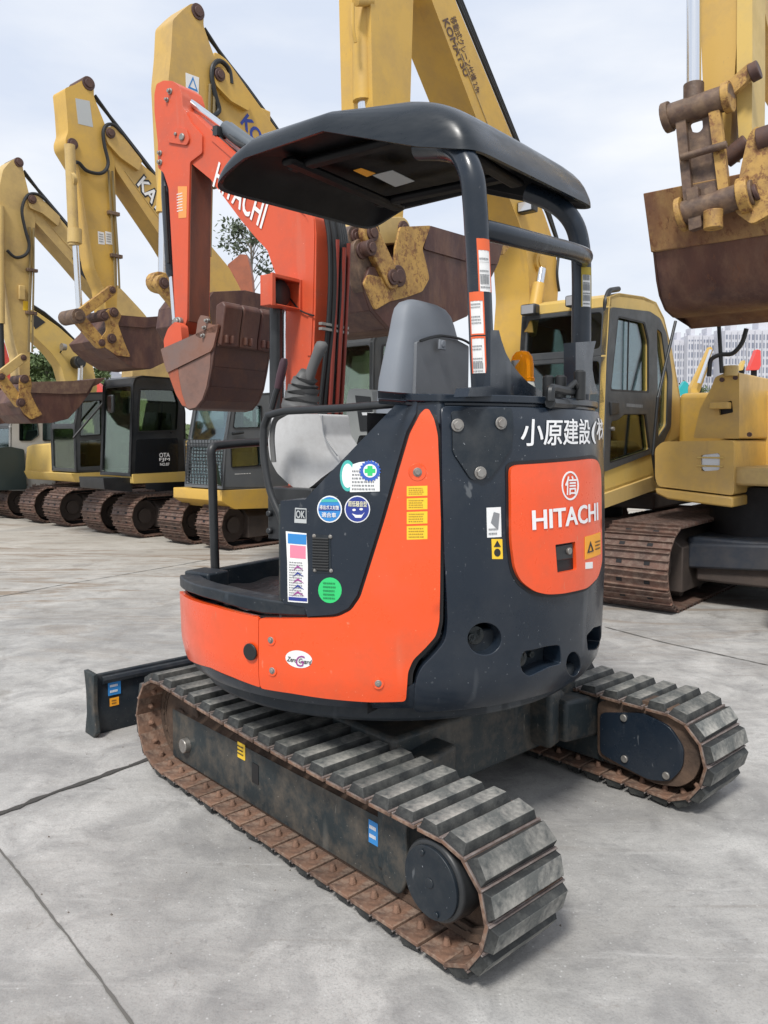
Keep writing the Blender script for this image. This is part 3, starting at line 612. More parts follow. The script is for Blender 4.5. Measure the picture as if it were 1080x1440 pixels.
# hinge bracket, caps, beacon
def dk(u, dist): t = ray(u, 545); n = math.hypot(t[0], t[1]); return (t[0]/n*dist, t[1]/n*dist)
b = MB()
for u, h in ((771, .075), (788, .075), (815, .09)):
    x, y = dk(u, 2.62); b.tube([(x, y, 1.47), (x, y, 1.47+h), (x, y, 1.47+h), (x, y, 1.475+h)], [.019, .019, .016, .012], 16)
b.build('filler_cap', BLACK, MX, bevel=.003)
b = MB(); x, y = dk(797, 2.56); x0, y0 = dk(774, 2.45); x1, y1 = dk(818, 2.72); b.tube(bend_path([(x0, y0, 1.46), (x0, y0, 1.50), (x, y, 1.495), (x1, y1, 1.50), (x1, y1, 1.46)], .02), .014, 8); b.tube([(x0, y0, 1.455), (x1, y1, 1.455)], .018, 8)
b.tube([(x, y, 1.50), (x+.03, y+.02, 1.525), (x+.05, y+.05, 1.50)], .009, 8); b.build('hinge_bracket', BLACKM, MX, bevel=.002)
x, y = dk(734, 2.75); b = MB(); b.tube([(x, y, 1.47), (x, y, 1.525), (x, y, 1.54)], [.047, .044, .040], 28); bc = b.build('beacon_lamp', mat('cream_plastic', (.62, .60, .52), .5), MX, bevel=.003)
b = MB(); pr = [(1.54, .042), (1.552, .043), (1.554, .040), (1.60, .039), (1.625, .034), (1.640, .022), (1.645, .004)]
b.tube([(x, y, z) for z, _ in pr], [r_ for _, r_ in pr], 28); b.build('amber_dome', AMBER, bc)
b = MB(); b.tube([(x, y, 1.54), (x, y, 1.60)], .014, 12); b.tube([(x-.014, y-.01, 1.56), (x-.014, y-.01, 1.61)], [.02, .025], 12); b.build('beacon_reflector', STEEL, bc)
# ---- canopy
tp = [(-.60, 2.235), (-.575, 2.27), (-.46, 2.34), (-.2, 2.40), (.1, 2.415), (.33, 2.345), (.43, 2.285), (.46, 2.245)]
rm = [(-.60, 2.165), (-.54, 2.175), (-.35, 2.225), (-.12, 2.31), (0, 2.338), (.12, 2.335), (.22, 2.32), (.33, 2.285), (.43, 2.242), (.46, 2.225)]
def dense(tab):
    P_ = smooth_path([(x, 0, z) for x, z in tab], 8); return [(p.x, p.z) for p in P_]
tp = [(-.62, 2.225), (-.60, 2.245), (-.565, 2.29), (-.46, 2.345), (-.33, 2.378), (-.2, 2.394), (-.05, 2.405), (.1, 2.410), (.22, 2.397), (.33, 2.362), (.41, 2.31), (.45, 2.262)]
tp = dense(tp); rm = dense(rm)
def roofpt(t, th, kind):
    c, s_ = math.cos(th), math.sin(th); e = .30-.17*min(1, t)
    pa = -.085+.530*t*math.copysign(abs(c)**e, c); pb = .5*t*math.copysign(abs(s_)**e, s_)
    k = .06*(.48-pb)*1.0
    zt = interp(tp, pa)+.006*(1-min(1, abs(pb)/.5)**2)-.0; zr = interp(rm, pa) if abs(s_)**e > .55 else None
    edge = interp(rm, pa); # rims at the front and rear stay level
    if abs(pa+.07) > .5*t*.999 and t > .5: edge = interp(rm, pa)
    if kind == 'top': z = edge+(zt-edge)*max(0, 1-t**14)**.40
    elif kind == 'in1': z = edge
    elif kind == 'in2': z = edge+.012
    elif kind == 'in3': z = edge+.02
    else: z = max(min(zt-.035, edge+.06), edge+.02) if kind == 'in4' else min(zt-.03, 2.345)
    return U.w(pa, pb, z+k)
vs = []; fs = []; n = 144; TS = [('top', t) for t in (.001, .2, .35, .5, .62, .72, .80, .86, .905, .94, .965, .982, .993, .9985, 1)]+[('in1', .975), ('in2', .965), ('in3', .93), ('in5', .905), ('in5', .8), ('in5', .6), ('in5', .3), ('in5', .001)]
for kind, t in TS:
    for k in range(n): vs.append(roofpt(t, 2*math.pi*k/n, kind))
for i in range(len(TS)-1):
    for k in range(n): fs.append((i*n+k, i*n+(k+1) % n, (i+1)*n+(k+1) % n, (i+1)*n+k))
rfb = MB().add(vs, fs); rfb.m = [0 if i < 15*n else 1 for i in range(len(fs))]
rf = rfb.build('canopy_roof', [mat('canopy_plastic', (.011, .0155, .021), .30, spec=.4, dirt=(.04, .045, .05), damt=.35, dscale=5, bump=.03, bscale=12, stretch=(1, 1, 4)), mat('shade_black_roof_underside', (.004, .004, .005), .5, spec=.25)], MX, ang=50)  # underside colour taken near black to stand in for shade beneath the roof
b = MB()
for bb in (-.27, .27): b.box(U, -.36, .26, bb-.03, bb+.03, 2.318, 2.35)
for aa in (-.35, .20): b.box(U, aa-.03, aa+.03, -.36, .36, 2.312, 2.34)
b.build('roof_rib', MATS['shade_black_roof_underside'], rf, bevel=.015)
cz = lambda x, y, d: U.w(x, y, 2.322-d)
for nm, pxs, m_ in (('roof_plate', ((524, 247), (556, 263), (583, 255), (552, 240)), SILV), ('warning_sticker', ((497, 240), (516, 249), (528, 244), (508, 237)), OST)):
    P_ = []
    for u, v in pxs: d = ray(u, v); t = (2.322-EYE)/d[2]; q = U.loc((d[0]*t, d[1]*t, 0)); P_.append((q[0], q[1]))
    w_ = plate(nm, P_, cz, .002, m_, rf, step=.1)
b = MB()
pL = smooth_path([U.w(-.60, .385, 1.45), U.w(-.60, .40, 1.6), U.w(-.60, .425, 1.85), U.w(-.60, .447, 2.02), U.w(-.592, .455, 2.10), U.w(-.55, .44, 2.17), U.w(-.47, .40, 2.215), U.w(-.36, .36, 2.25)])
pR = smooth_path([U.w(-.60, -.385, 1.45), U.w(-.60, -.39, 1.7), U.w(-.60, -.385, 1.95), U.w(-.60, -.36, 2.07), U.w(-.58, -.33, 2.15), U.w(-.52, -.31, 2.215), U.w(-.42, -.3, 2.27)])
for nm, p_ in (('canopy_post', pL), ('canopy_post', pR)): MB().tube(p_, .036, 18).build(nm, NAVY, MX, ang=60)
q0 = U.A(690, 329, -.60); q1 = U.A(760, 332, -.66); q2 = U.A(800, 341, -.655); q3 = U.A(822, 352, -.61)
MB().tube(smooth_path([U.w(-.60, .42, q0[1]), U.w(-.635, .30, q0[1]), U.w(-.66, .10, q0[1]+.01), U.w(-.665, -.12, q0[1]+.03), U.w(-.65, -.28, q0[1]+.045), U.w(-.60, -.385, q0[1]+.055)]), .030, 16).build('canopy_crossbar', NAVY, MX, ang=60)
am = lambda off: (lambda y, z, d: U.w(off-d, y, z))
g = [U.A(u, v, -.62) for u, v in ((681, 465), (693, 465), (697, 480), (703, 497), (713, 514.6), (724, 528), (735, 538.7), (757, 553), (757, 557), (649, 558), (652, 546), (681, 543))]
plate('post_bracket', g, am(-.64), .045, NAVY, MX, step=.04, bevel=.005)
g = [U.A(u, v, -.62) for u, v in ((802, 482), (831, 480), (828, 492), (826, 505), (826, 520), (829, 538), (835, 554), (796, 556), (797, 548), (802, 540))]
plate('post_bracket', g, am(-.64), .045, NAVY, MX, step=.04, bevel=.006)
# printed labels on the posts (bent round the tube)
def post_label(path_a, b_of, z0, z1, ang0, ang1, cols, parent):
    def mp_(s, z, d):
        # centre of the tube at this height
        best = min(path_a, key=lambda p: abs(p.z-z)); j = path_a.index(best); j2 = min(j+1, len(path_a)-1)
        p, p2 = path_a[j], path_a[j2]; t = 0 if abs(p2.z-p.z) < 1e-6 else max(0, min(1, (z-p.z)/(p2.z-p.z))); c = p.lerp(p2, t)
        return c+Vector((math.cos(s/.036), math.sin(s/.036), 0))*(.0368+d)
    s0, s1 = R(ang0)*.036, R(ang1)*.036
    pl = plate('warning_label', [(s0, z0), (s1, z0), (s1, z1), (s0, z1)], mp_, .0008, WHITE, parent, step=.012)
    h = (z1-z0)
    plate('label_header', [(s0+.0005, z1-h*.16), (s1-.0005, z1-h*.16), (s1-.0005, z1-.001), (s0+.0005, z1-.001)], lambda s, z, d: mp_(s, z, d+.0008), .0006, cols, pl, step=.012)
    plate('label_border', [(s0, z0), (s1, z0), (s1, z1), (s0, z1)], lambda s, z, d: mp_(s, z, d+.0006), .0006, cols, pl, step=.012, holes=[[(s0+.004, z0+.004), (s1-.004, z0+.004), (s1-.004, z1-.004), (s0+.004, z1-.004)]])
    scribble('label_print', s0+.006, z0+.012, s1-.003, z1-h*.2, 9, lambda s, z, d: mp_(s, z, d+.0008), GINK, pl, int(z0*100), .0006, .75)
posts = [o for o in bpy.data.objects if o.name.startswith('canopy_post')]
for v0, v1, aa, bb in ((415, 345, -100, -28), (472, 416, -150, -78), (530, 474, -150, -78)):
    z0, z1 = U.A(672, v0, -.6)[1], U.A(672, v1, -.6)[1]; post_label(pL, None, z0, z1, aa, bb, mat('orange_red_vinyl', (.75, .13, .04), .5, ravar=0), posts[0])
z0, z1 = U.A(815, 440, -.6)[1], U.A(815, 380, -.6)[1]; post_label(pR, None, z0, z1, -105, -35, mat('ochre_vinyl', (.45, .33, .03), .5, ravar=0), posts[1])
# ---- seat
def loft(name, secs, m, parent, e=.58, n=36, ang=60, bevel=0):
    """secs: list of (z, a0, a1, b0, b1)"""
    vs = []; fs = []
    for z, a0, a1, b0, b1 in secs:
        for k in range(n):
            t = 2*math.pi*k/n; c, s_ = math.cos(t), math.sin(t)
            vs.append(U.w((a0+a1)/2+(a1-a0)/2*math.copysign(abs(c)**e, c), (b0+b1)/2+(b1-b0)/2*math.copysign(abs(s_)**e, s_), z))
    for i in range(len(secs)-1):
        for k in range(n): fs.append((i*n+k, i*n+(k+1) % n, (i+1)*n+(k+1) % n, (i+1)*n+k))
    fs += [tuple(range(n))[::-1], tuple(range((len(secs)-1)*n, len(secs)*n))]
    return MB().add(vs, fs).build(name, m, parent, ang, bevel)
seat = [(1.14, -0.27, -0.12, -0.132, 0.368), (1.3, -0.28, -0.14, -0.127, 0.368), (1.45, -0.285, -0.15, -0.107, 0.353), (1.54, -0.29, -0.155, -0.102, 0.348), (1.6, -0.29, -0.165, -0.094, 0.338), (1.655, -0.29, -0.175, -0.082, 0.328), (1.69, -0.29, -0.18, -0.057, 0.318), (1.72, -0.29, -0.185, -0.037, 0.313), (1.75, -0.288, -0.19, -0.02, 0.308), (1.78, -0.284, -0.195, 0.0, 0.298), (1.8, -0.275, -0.205, 0.028, 0.278), (1.812, -0.26, -0.22, 0.068, 0.243)]
so = loft('seat', seat, SEATM, MX)
sp_ = [U.A(u, v, -.29) for u, v in ((583, 556), (657, 555), (658, 487), (643, 479), (617, 474.5), (600, 476), (585, 481))]
sb = plate('seat_back_panel', round_poly(sp_, .008), lambda y, z, d: U.w(-.294-d, y, z), .02, mat('seat_panel', (.155, .165, .18), .55, dirt=(.22, .22, .22), damt=.3, bump=.04, bscale=60), so, step=.05, bevel=.005)
b = MB(); rim = [U.A(u, v, -.29) for u, v in ((584, 480), (600, 475), (617, 473), (643, 478), (659, 487))]; b.tube(smooth_path([U.w(-.31, y, z) for y, z in rim]), .005, 6); b.build('panel_piping', BLACK, so)
q = U.A(620, 484, -.31); b = MB(); b.tube([U.w(-.31, q[0], q[1]), U.w(-.322, q[0], q[1])], [.016, .012], 14); b.box(U, -.319, -.309, q[0]-.02, q[0]+.02, q[1]-.02, q[1]+.014); b.build('panel_knob', SEATM, sb, bevel=.003)
loft('seat_cushion', [(1.10, -.16, .16, -.14, .34), (1.15, -.16, .18, -.15, .35), (1.185, -.14, .16, -.13, .33)], SEATM, MX)
# ---- left control console, boot, joystick
cg = [U.B(u, v, .47) for u, v in ((381, 588), (384, 583), (451, 582), (455, 613), (473, 640), (478, 652), (466, 661), (450, 672), (437, 683), (424, 691), (417, 691.5), (403, 680), (391, 665), (383, 645), (379, 620))]
plate('control_console', round_poly(cg, .01), lambda x, z, d: U.w(x, .47+d, z), .15, CONS, MX, step=.03, bevel=.022, seg=4, bulge=lambda x, z: .012*math.sin((x+z)*14))
sw = [U.B(u, v, .49) for u, v in ((450, 584), (453, 614), (471, 641))]; 
b = MB(); b.tube(smooth_path([U.w(x, .478, z) for x, z in sw]), .0022, 5); b.build('console_seam', GINK, MX)
b = MB(); b.box(U, -.03, .17, .34, .50, 1.0, 1.18); b.tube([U.w(.155, .50, 1.09), U.w(.155, .515, 1.09)], .012, 8); b.tube([U.w(.155, .50, 1.03), U.w(.155, .515, 1.03)], .012, 8); b.build('console_bracket', BLACKM, MX, bevel=.006)
bt = [(397, 452, 577), (396, 453, 571), (398, 452, 567), (406, 446, 565), (400, 451, 560), (401, 450, 557), (409, 445, 555), (404, 449, 550), (405, 448, 547), (413, 443, 545), (409, 448, 541), (411, 447, 538), (419, 443, 536), (416, 447, 532), (419, 446, 529), (430, 441, 528)]
b = MB(); path = []; rr = []
for x0, x1, v in bt:
    p0, p1 = U.B((x0+x1)/2, v, .40), U.B(x0, v, .40); path.append(U.w(p0[0], .40, p0[1])); rr.append(abs(x1-x0)/2/1110*2.8)
b.tube(path, rr, 24); js = b.build('joystick_boot', mat('grey_boot_rubber', (.085, .085, .085), .6, dirt=(.2, .2, .2), damt=.5), MX, ang=60)
jp = [U.B(u, v, .40) for u, v in ((434, 533), (440, 515), (446, 500), (451, 489), (453.5, 483), (454, 480))]
MB().tube([U.w(x, .40, z) for x, z in jp], [.019, .0175, .019, .022, .020, .010], 16).build('joystick_grip', GRIP, MX, ang=60)
lp3 = [U.B(u, v, -.05) for u, v in ((382, 575), (388, 553), (392, 543))]
MB().tube([U.w(x, -.05, z) for x, z in lp3], .014, 10).build('control_lever', BLACKM, MX)
lp3 = [U.B(u, v, -.05) for u, v in ((391, 546), (395, 528), (399, 510), (400, 504))]
MB().tube([U.w(x, -.05, z) for x, z in lp3], [.017, .02, .018, .012], 12).build('lever_grip', mat('faded_plum_grip', (.06, .025, .035), .5), MX, ang=60)
# handrails and lock lever
rl = [U.B(u, v, .60) for u, v in ((566, 567), (480, 574), (400, 578), (377, 584), (371, 600), (371, 640), (380, 690), (397, 733), (400, 765))]
pts = [U.w(x, .60, z) for x, z in rl]; MB().tube(bend_path(pts[:4], .03)+smooth_path(pts[4:]), .0125, 12).build('lock_lever', BLACKM, MX, ang=60)
p_ = [U.B(u, v, .57) for u, v in ((385, 590), (382, 615), (385, 650))]; MB().tube(bend_path([U.w(rl[2][0], .58, rl[2][1])]+[U.w(x, .57, z) for x, z in p_], .03), .009, 10).build('lock_lever_grip', GRIP, MX)
hr = [U.A(u, v, .465) for u, v in ((303, 790), (298, 650), (296, 628), (330, 624), (440, 618))]; hr[0] = (hr[0][0], .80); hr += [(hr[-1][0], .80)]
MB().tube(bend_path([U.w(.465, y, z) for y, z in hr], .06, 7), .0165, 14).build('handrail', BLACKM, MX, ang=60)
# monitor on the right-hand console
mz = [U.B(u, v, -.15) for u, v in ((487, 565), (490, 548), (500, 546), (523, 548), (524, 562), (530, 612), (505, 612), (497, 640), (488, 640))]
mo_n = plate('monitor', round_poly(mz, .01), lambda x, z, d: U.w(x, -.15+d, z), .14, mat('monitor_plastic', (.26, .27, .26), .6, dirt=(.4, .4, .38), damt=.4), MX, step=.05, bevel=.008)
b = MB(); mr = [U.B(u, v, -.15) for u, v in ((500, 556), (521, 558), (528, 606), (507, 606))]; b.prism([U.w(x, -.150, z) for x, z in mr], U.w(0, .004, 0)-U.w(0, 0, 0)); b.build('monitor_screen', BLACK, mo_n)
b = MB(); mr = [U.B(u, v, -.15) for u, v in ((510, 580), (526, 580), (527, 584), (511, 584))]; b.prism([U.w(x, -.146, z) for x, z in mr], U.w(0, .003, 0)-U.w(0, 0, 0)); b.build('screen_strip', WHITE, mo_n)
b = MB(); b.box(U, -.05, .28, -.55, -.2, .80, 1.32); b.build('right_console', NAVY2, MX, bevel=.02)
# ---- boom, arm, bucket
BB = -.35
bmm = lambda off, sg=1: (lambda x, z, d: U.w(x, off+d, z))
def slab(fr, name, px, b_near, thick, m, parent, rad=.01, step=.12, bevel=.006, plane=None, holes=()):
    P_ = round_poly([fr.B(u, v, b_near) for u, v in px], rad, 3)
    return plate(name, P_, lambda x, z, d: fr.w(x, b_near+d, z), thick, m, parent, step=step, bevel=bevel, holes=holes)
def rod(fr, name, px, b_, r, m, parent, n=12, ang=60, bevel=0):
    P_ = [fr.B(u, v, b_) for u, v in px]; return MB().tube([fr.w(x, b_, z) for x, z in P_], r, n).build(name, m, parent, ang, bevel)
def pin(fr, name, u, v, b_, r, L, m, parent):
    x, z = fr.B(u, v, b_); b = MB(); b.tube([fr.w(x, b_-L, z), fr.w(x, b_, z)], r, 18); b.tube([fr.w(x, b_, z), fr.w(x, b_+.012, z)], r*.62, 14); return b.build(name, m, parent, bevel=min(.004, r*.15))
boom = slab(U, 'boom', [(257, 162), (268, 156), (300, 187), (340, 222), (400, 266), (436, 293), (443, 305), (445, 330), (444, 430), (441, 500), (433, 560), (428, 660), (398, 660), (399, 430), (393, 400), (381, 367), (376, 352), (356, 330), (337, 307), (296, 252), (267, 228), (256, 205)], BB, .17, BOOMR, MX, .012, .08, .008)
slab(U, 'boom_flange', [(300, 190), (340, 225), (400, 269), (434, 295), (441, 308), (442, 330), (440, 430), (437, 500), (432, 500), (434, 430), (436, 330), (434, 312), (429, 303), (398, 277), (337, 232), (297, 197)], BB+.006, .006, BOOMR, boom, .003, .1, .002)
tm = bmm(BB+.003)
pA, pB_, pC_ = U.B(300, 262, BB), U.B(368, 322, BB), U.B(309, 228, BB)
text_mesh('maker_lettering', 'HITACHI', pA, pB_, pC_, tm, WHITE, boom, .03)
arm = slab(U, 'arm', [(217, 132), (220, 118), (230, 113), (243, 114), (252, 121), (256, 134), (257, 150), (268, 172), (284, 190), (284, 215), (267, 228), (265, 302), (263, 450), (256, 470), (247, 462), (243, 376), (237, 265), (230, 243), (222, 236), (222, 202), (217, 156)], BB+.012, .155, BOOMR, MX, .01, .08, .006)
# rusty inner web facing the operator
x0, z0 = U.B(266, 232, BB); x1, z1 = U.B(264, 452, BB)
b = MB(); b.prism([U.w(x0-.022, BB-.0, z0), U.w(x1-.012, BB-.0, z1), U.w(x1-.012, BB-.135, z1), U.w(x0-.022, BB-.135, z0)], U.w(.035, 0, 0)-U.w(0, 0, 0)); b.build('rusty_web_plate', mat('rubbed_rust', (.20, .06, .03), .65, col2=(.09, .04, .03), c2scale=7, bump=.15, stretch=(1, 1, .3)), arm)
st = slab(U, 'warning_sticker', [(250, 262), (263, 262), (262, 306), (251, 307)], BB+.0135, .001, mat('faded_orange_vinyl', (.75, .30, .08), .5, ravar=0), arm, 0, .1, 0)
q0, q1 = U.B(252, 300, BB), U.B(261, 270, BB); scribble('sticker_marks', q0[0], q0[1], q1[0], q1[1], 7, bmm(BB+.014), WHITE, st, 6, .0005)
for u, v, r_ in ((238, 128, .016), (234, 140, .012), (257, 193, .030), (248, 189, .014), (224, 215, .014), (224, 228, .016), (247, 454, .030)): pin(U, 'pivot_pin', u, v, BB+.02, r_, .02, STEEL, arm)
slab(U, 'pin_boss', [(243, 184), (250, 178), (262, 182), (266, 196), (262, 204), (254, 203), (236, 200), (236, 196)], BB+.022, .01, BOOMR, arm, .01, .1, .003)
# arm cylinder on top of the boom
rod(U, 'arm_cylinder_rod', [(252, 132), (322, 184)], BB-.06, .019, CHROME, MX)
rod(U, 'arm_cylinder', [(317, 179), (322, 183), (322, 183), (420, 256)], BB-.06, [.034, .034, .041, .041], mat('grey_cylinder_paint', (.10, .115, .13), .35), MX)
rod(U, 'cylinder_port', [(322, 192), (333, 201), (345, 207)], BB, .014, BLACK, MX)
for k, dv in enumerate((0, 4, 8)):
    rod(U, 'boom_hose', [(256, 160+dv), (275, 175+dv), (300, 186+dv), (318, 203+dv), (342, 224+dv)], BB-.02-.02*k, .010, BLACK, boom)
b = MB(); b.box(U, *(sorted((U.B(300, 185, BB)[0], U.B(306, 185, BB)[0]))), BB-.06, BB+.005, U.B(300, 192, BB)[1], U.B(300, 178, BB)[1]); b.build('hose_clamp', BLACKM, boom)
# bucket cylinder
rod(U, 'bucket_cylinder', [(232, 240), (233, 262), (235, 275), (241, 383), (242, 389)], BB-.05, [.020, .024, .031, .031, .022], mat('black_cylinder_paint', (.02, .025, .035), .35), MX)
rod(U, 'bucket_cylinder_rod', [(241, 385), (246, 450)], BB-.05, .015, CHROME, MX)
rod(U, 'cylinder_port', [(231, 262), (237, 370)], BB-.01, .009, BLACK, MX)
# bucket: hollow shell
def bucket(fr, pts_px, b_near, width, m, parent_root, open_from, open_to, wall=.02, name='bucket', mat2=None, parts=True):
    """pts_px: side outline; edges open_from..open_to are the mouth"""
    P_ = [fr.B(u, v, b_near) for u, v in pts_px]; b = MB(); n = len(P_)
    for off in (0, -width+wall): b.prism([fr.w(x, b_near+off-wall if off == 0 else b_near+off-wall, z) for x, z in P_], fr.w(0, wall, 0)-fr.w(0, 0, 0), 0)
    cx, cz_ = sum(p[0] for p in P_)/n, sum(p[1] for p in P_)/n
    for i in range(n):
        if i in range(open_from, open_to): continue
        a, c = Vector(P_[i]), Vector(P_[(i+1) % n]); ins = lambda p: p+(Vector((cx, cz_))-p)*(wall*1.3/max(.05, (Vector((cx, cz_))-p).length))
        q = [a, c, ins(c), ins(a)]
        b.prism([fr.w(p.x, b_near-wall, p.y) for p in q], fr.w(0, -(width-2*wall), 0)-fr.w(0, 0, 0), 1 if mat2 else 0)
    return b.build(name, [m, mat2] if mat2 else m, parent_root, 25, .004)
BKN = BB+.10
bk = bucket(U, [(307, 456), (302, 485), (298, 515), (293, 543), (286, 562), (277, 574), (266, 577), (256, 571), (247, 554), (237, 524), (226, 491)], BKN, .40, BUCK, MX, 10, 11, .016)
for o_, px_, m_ in ((.012, [(226, 491), (307, 455.6), (300, 487), (296, 494), (235, 524), (231, 512)], BUCKG), (.003, [(237, 526), (296, 495), (295, 518), (290, 545), (284, 562), (275, 573), (266, 575), (257, 570), (248, 553)], mat('rubbed_bucket_side', (.17, .10, .08), .5, col2=(.24, .12, .085), c2scale=6, dirt=(.10, .06, .05), damt=.7, dscale=9, bump=.1))):
    slab(U, 'side_cutter' if o_ > .01 else 'bucket_side_plate', px_, BKN+o_, o_+.002, m_, bk, .006, .1, .002)
# lip with three teeth adapters
slab(U, 'worn_orange_edge', [(236, 524), (250, 518), (252, 535), (256, 555), (262, 572), (256, 570), (247, 554)], BKN+.0045, .004, mat('rubbed_orange', (.38, .09, .04), .55, dirt=(.15, .07, .05), damt=.8, dscale=12), bk, .004, .1, .001)
lx, lz = U.B(303, 478, BKN); tx, tz = U.B(308, 436, BKN); wx = .40
b = MB(); b.prism([U.w(lx-.012, BKN-.01, lz-.03), U.w(lx+.012, BKN-.01, lz-.03), U.w(tx+.02, BKN-.01, tz-.02), U.w(tx-.006, BKN-.01, tz-.02)], U.w(0, -wx+.02, 0)-U.w(0, 0, 0)); b.build('bucket_lip', BUCK, bk, bevel=.004)
for k in range(3):
    y = BKN-.008-k*.131; b = MB(); b.prism([U.w(lx-.03, y, lz-.03), U.w(lx-.035, y, lz+.03), U.w(tx-.035, y, tz+.02), U.w(tx-.015, y, tz+.045), U.w(tx+.03, y, tz+.03), U.w(lx+.02, y, lz-.01)], U.w(0, -.124, 0)-U.w(0, 0, 0)); b.build('tooth_adapter', MAROON, bk, bevel=.008)
    b = MB(); b.box(U, lx-.05, lx-.02, y-.035, y-.022, lz-.015, lz+.025); b.box(U, lx-.05, lx-.02, y-.075, y-.062, lz-.015, lz+.025); b.build('tooth_bracket', MAROON, bk, bevel=.003)
b = MB(); x_, z_ = U.B(260, 572, BKN)
slab(U, 'bucket_lever', [(236, 462), (246, 452), (254, 458), (256, 480), (243, 486), (236, 492), (231, 492), (230, 478)], BKN-.02, .05, BOOMR, bk, .012, .1, .004)
slab(U, 'bucket_ear', [(278, 452), (282, 443), (291, 445), (294, 456), (307, 457), (303, 468), (292, 468), (282, 476), (275, 472)], BKN+.012, .016, BUCKG, bk, .006, .1, .003)
for u, v in ((287, 461), (285, 472), (290, 451)): pin(U, 'bucket_bolt', u, v, BKN+.02, .011, .02, STEEL, bk)
pin(U, 'bucket_pin', 249, 452, BB+.035, .024, .05, STEEL, bk)
# boom lamp
wl0, wl1 = BB-.0, BB+.20; aO = U.B(383, 408, wl1)[0]; A0 = aO+.075; Z0, Z1 = U.A(398, 431, aO)[1], U.A(398, 388, aO)[1]; t_ = .008
b = MB(); b.box(U, aO, A0, wl1-t_, wl1, Z0, Z1); b.box(U, aO, A0, wl0, wl0+t_, Z0, Z1); b.box(U, aO, A0, wl0+t_, wl1-t_, Z1-t_, Z1); b.box(U, A0-t_, A0, wl0+t_, wl1-t_, Z0+t_, Z1-t_); b.box(U, aO, A0, wl0+t_, wl1-t_, Z0, Z0+t_)
b.box(U, aO-.003, aO+.008, wl1-.02, wl1+.004, Z0-.004, Z1+.004); b.box(U, aO-.003, aO+.008, wl0, wl0+.016, Z0-.004, Z1+.004); b.box(U, aO-.003, aO+.008, wl0+.016, wl1-.02, Z1-.014, Z1+.004)
lb = b.build('work_lamp', BOOMR, MX, bevel=.003)
zc = (Z0+Z1)/2; bc_ = (wl0+wl1)/2; b = MB(); b.tube([U.w(A0-.02, bc_, zc), U.w(aO+.05, bc_, zc), U.w(aO+.035, bc_, zc), U.w(aO+.03, bc_, zc)], [.03, .05, .060, .052], 24); b.build('lamp_glass', BLACK, lb)
px_ = [U.B(u, v, BB+.01) for u, v in ((398, 405), (412, 425), (425, 438), (442, 444))]; MB().tube(smooth_path([U.w(x, BB+.012, z) for x, z in px_]), .004, 6).build('lamp_cable', BLACK, lb)
# boom cylinder in front of the foot, hoses and pipes on the operator's side
rod(U, 'boom_cylinder', [(388, 432), (388, 600)], -.26, .030, BLACKM, MX)
rod(U, 'boom_cylinder_rod', [(400, 425), (400, 560)], -.30, .010, CHROME, MX)
rnd = random.Random(3)
for k in range(7):
    bb = BB-.03-.022*k; o = rnd.uniform(-2, 2)
    pts = [U.B(u+o, v, BB-.0) for u, v in ((449, 298), (455, 330), (457, 380), (455, 440), (450, 500), (444, 560), (438, 640))]
    MB().tube(smooth_path([U.w(x-.012-.004*(k % 2), bb, z) for x, z in pts]), .011, 8).build('hydraulic_hose', BLACK, boom)
for k in range(3):
    bb = BB-.06-.042*k; pts = [U.B(u, v, BB) for u, v in ((455, 335+9*(k%2)), (453, 400), (450, 470), (447, 530), (441, 640))]
    MB().tube([U.w(x-.034-.006*(k%2), bb, z) for x, z in pts], .0105, 8).build('hydraulic_pipe', mat('red_pipe_paint', (.24, .030, .018), .5, dirt=(.08,.03,.02), damt=.5), boom)
for vv in (455, 462): x, z = U.B(447, vv, BB); MB().box(U, x-.05, x-.03, BB-.17, BB+.03, z-.012, z).build('pipe_clamp', STEEL, boom)
rnd = random.Random(8)
for k in range(5):
    o = rnd.uniform(-5, 5); pts = [(448+o, 300), (466+o, 330), (478+o*.6, 370), (482+o, 420), (470+o, 470), (466+o*.5, 540), (455+o, 620)]
    P_ = [U.B(u, v, BB-.19) for u, v in pts]; MB().tube(smooth_path([U.w(x, BB-.19-.01*k, z) for x, z in P_]), .010, 8).build('hydraulic_hose', BLACK, boom)
b = MB(); xf = U.B(415, 660, BB)[0]; b.tube([U.w(xf, BB-.1, .55), U.w(xf, BB-.1, 1.25)], .10, 16); b.box(U, .45, xf+.05, BB-.2, BB, .62, .85); b.build('swing_post', BOOMR, MX, bevel=.01)
# =================================================================== THE ROW OF BIG EXCAVATORS
def bshoe(w, pitch):
    b = MB(); L = pitch*.96
    fake_frame_box(b, -L/2, L/2, -w/2, w/2, -.012, 0, 0)
    for x in (-L*.46, -.004, L*.36): fake_frame_box(b, x, x+.009, -w/2, w/2, 0, .020, 0, .002)
    for y in (-w*.2, w*.2):
        fake_frame_box(b, -L*.28, -L*.08, y-.022, y+.022, -.002, .003, 1)
    for y in (-.05, .05): fake_frame_box(b, -L*.5, L*.5, y-.012, y+.012, -.06, -.012, 1)
    me = bpy.data.meshes.new('track_shoe'); me.from_pydata(b.v, [], b.f)
    for p, mi in zip(me.polygons, b.m): p.material_index = mi
    bm = bmesh.new(); bm.from_mesh(me); bmesh.ops.recalc_face_normals(bm, faces=bm.faces); bm.to_mesh(me); bm.free()
    me.materials.append(BTRK); me.materials.append(DARK); return me
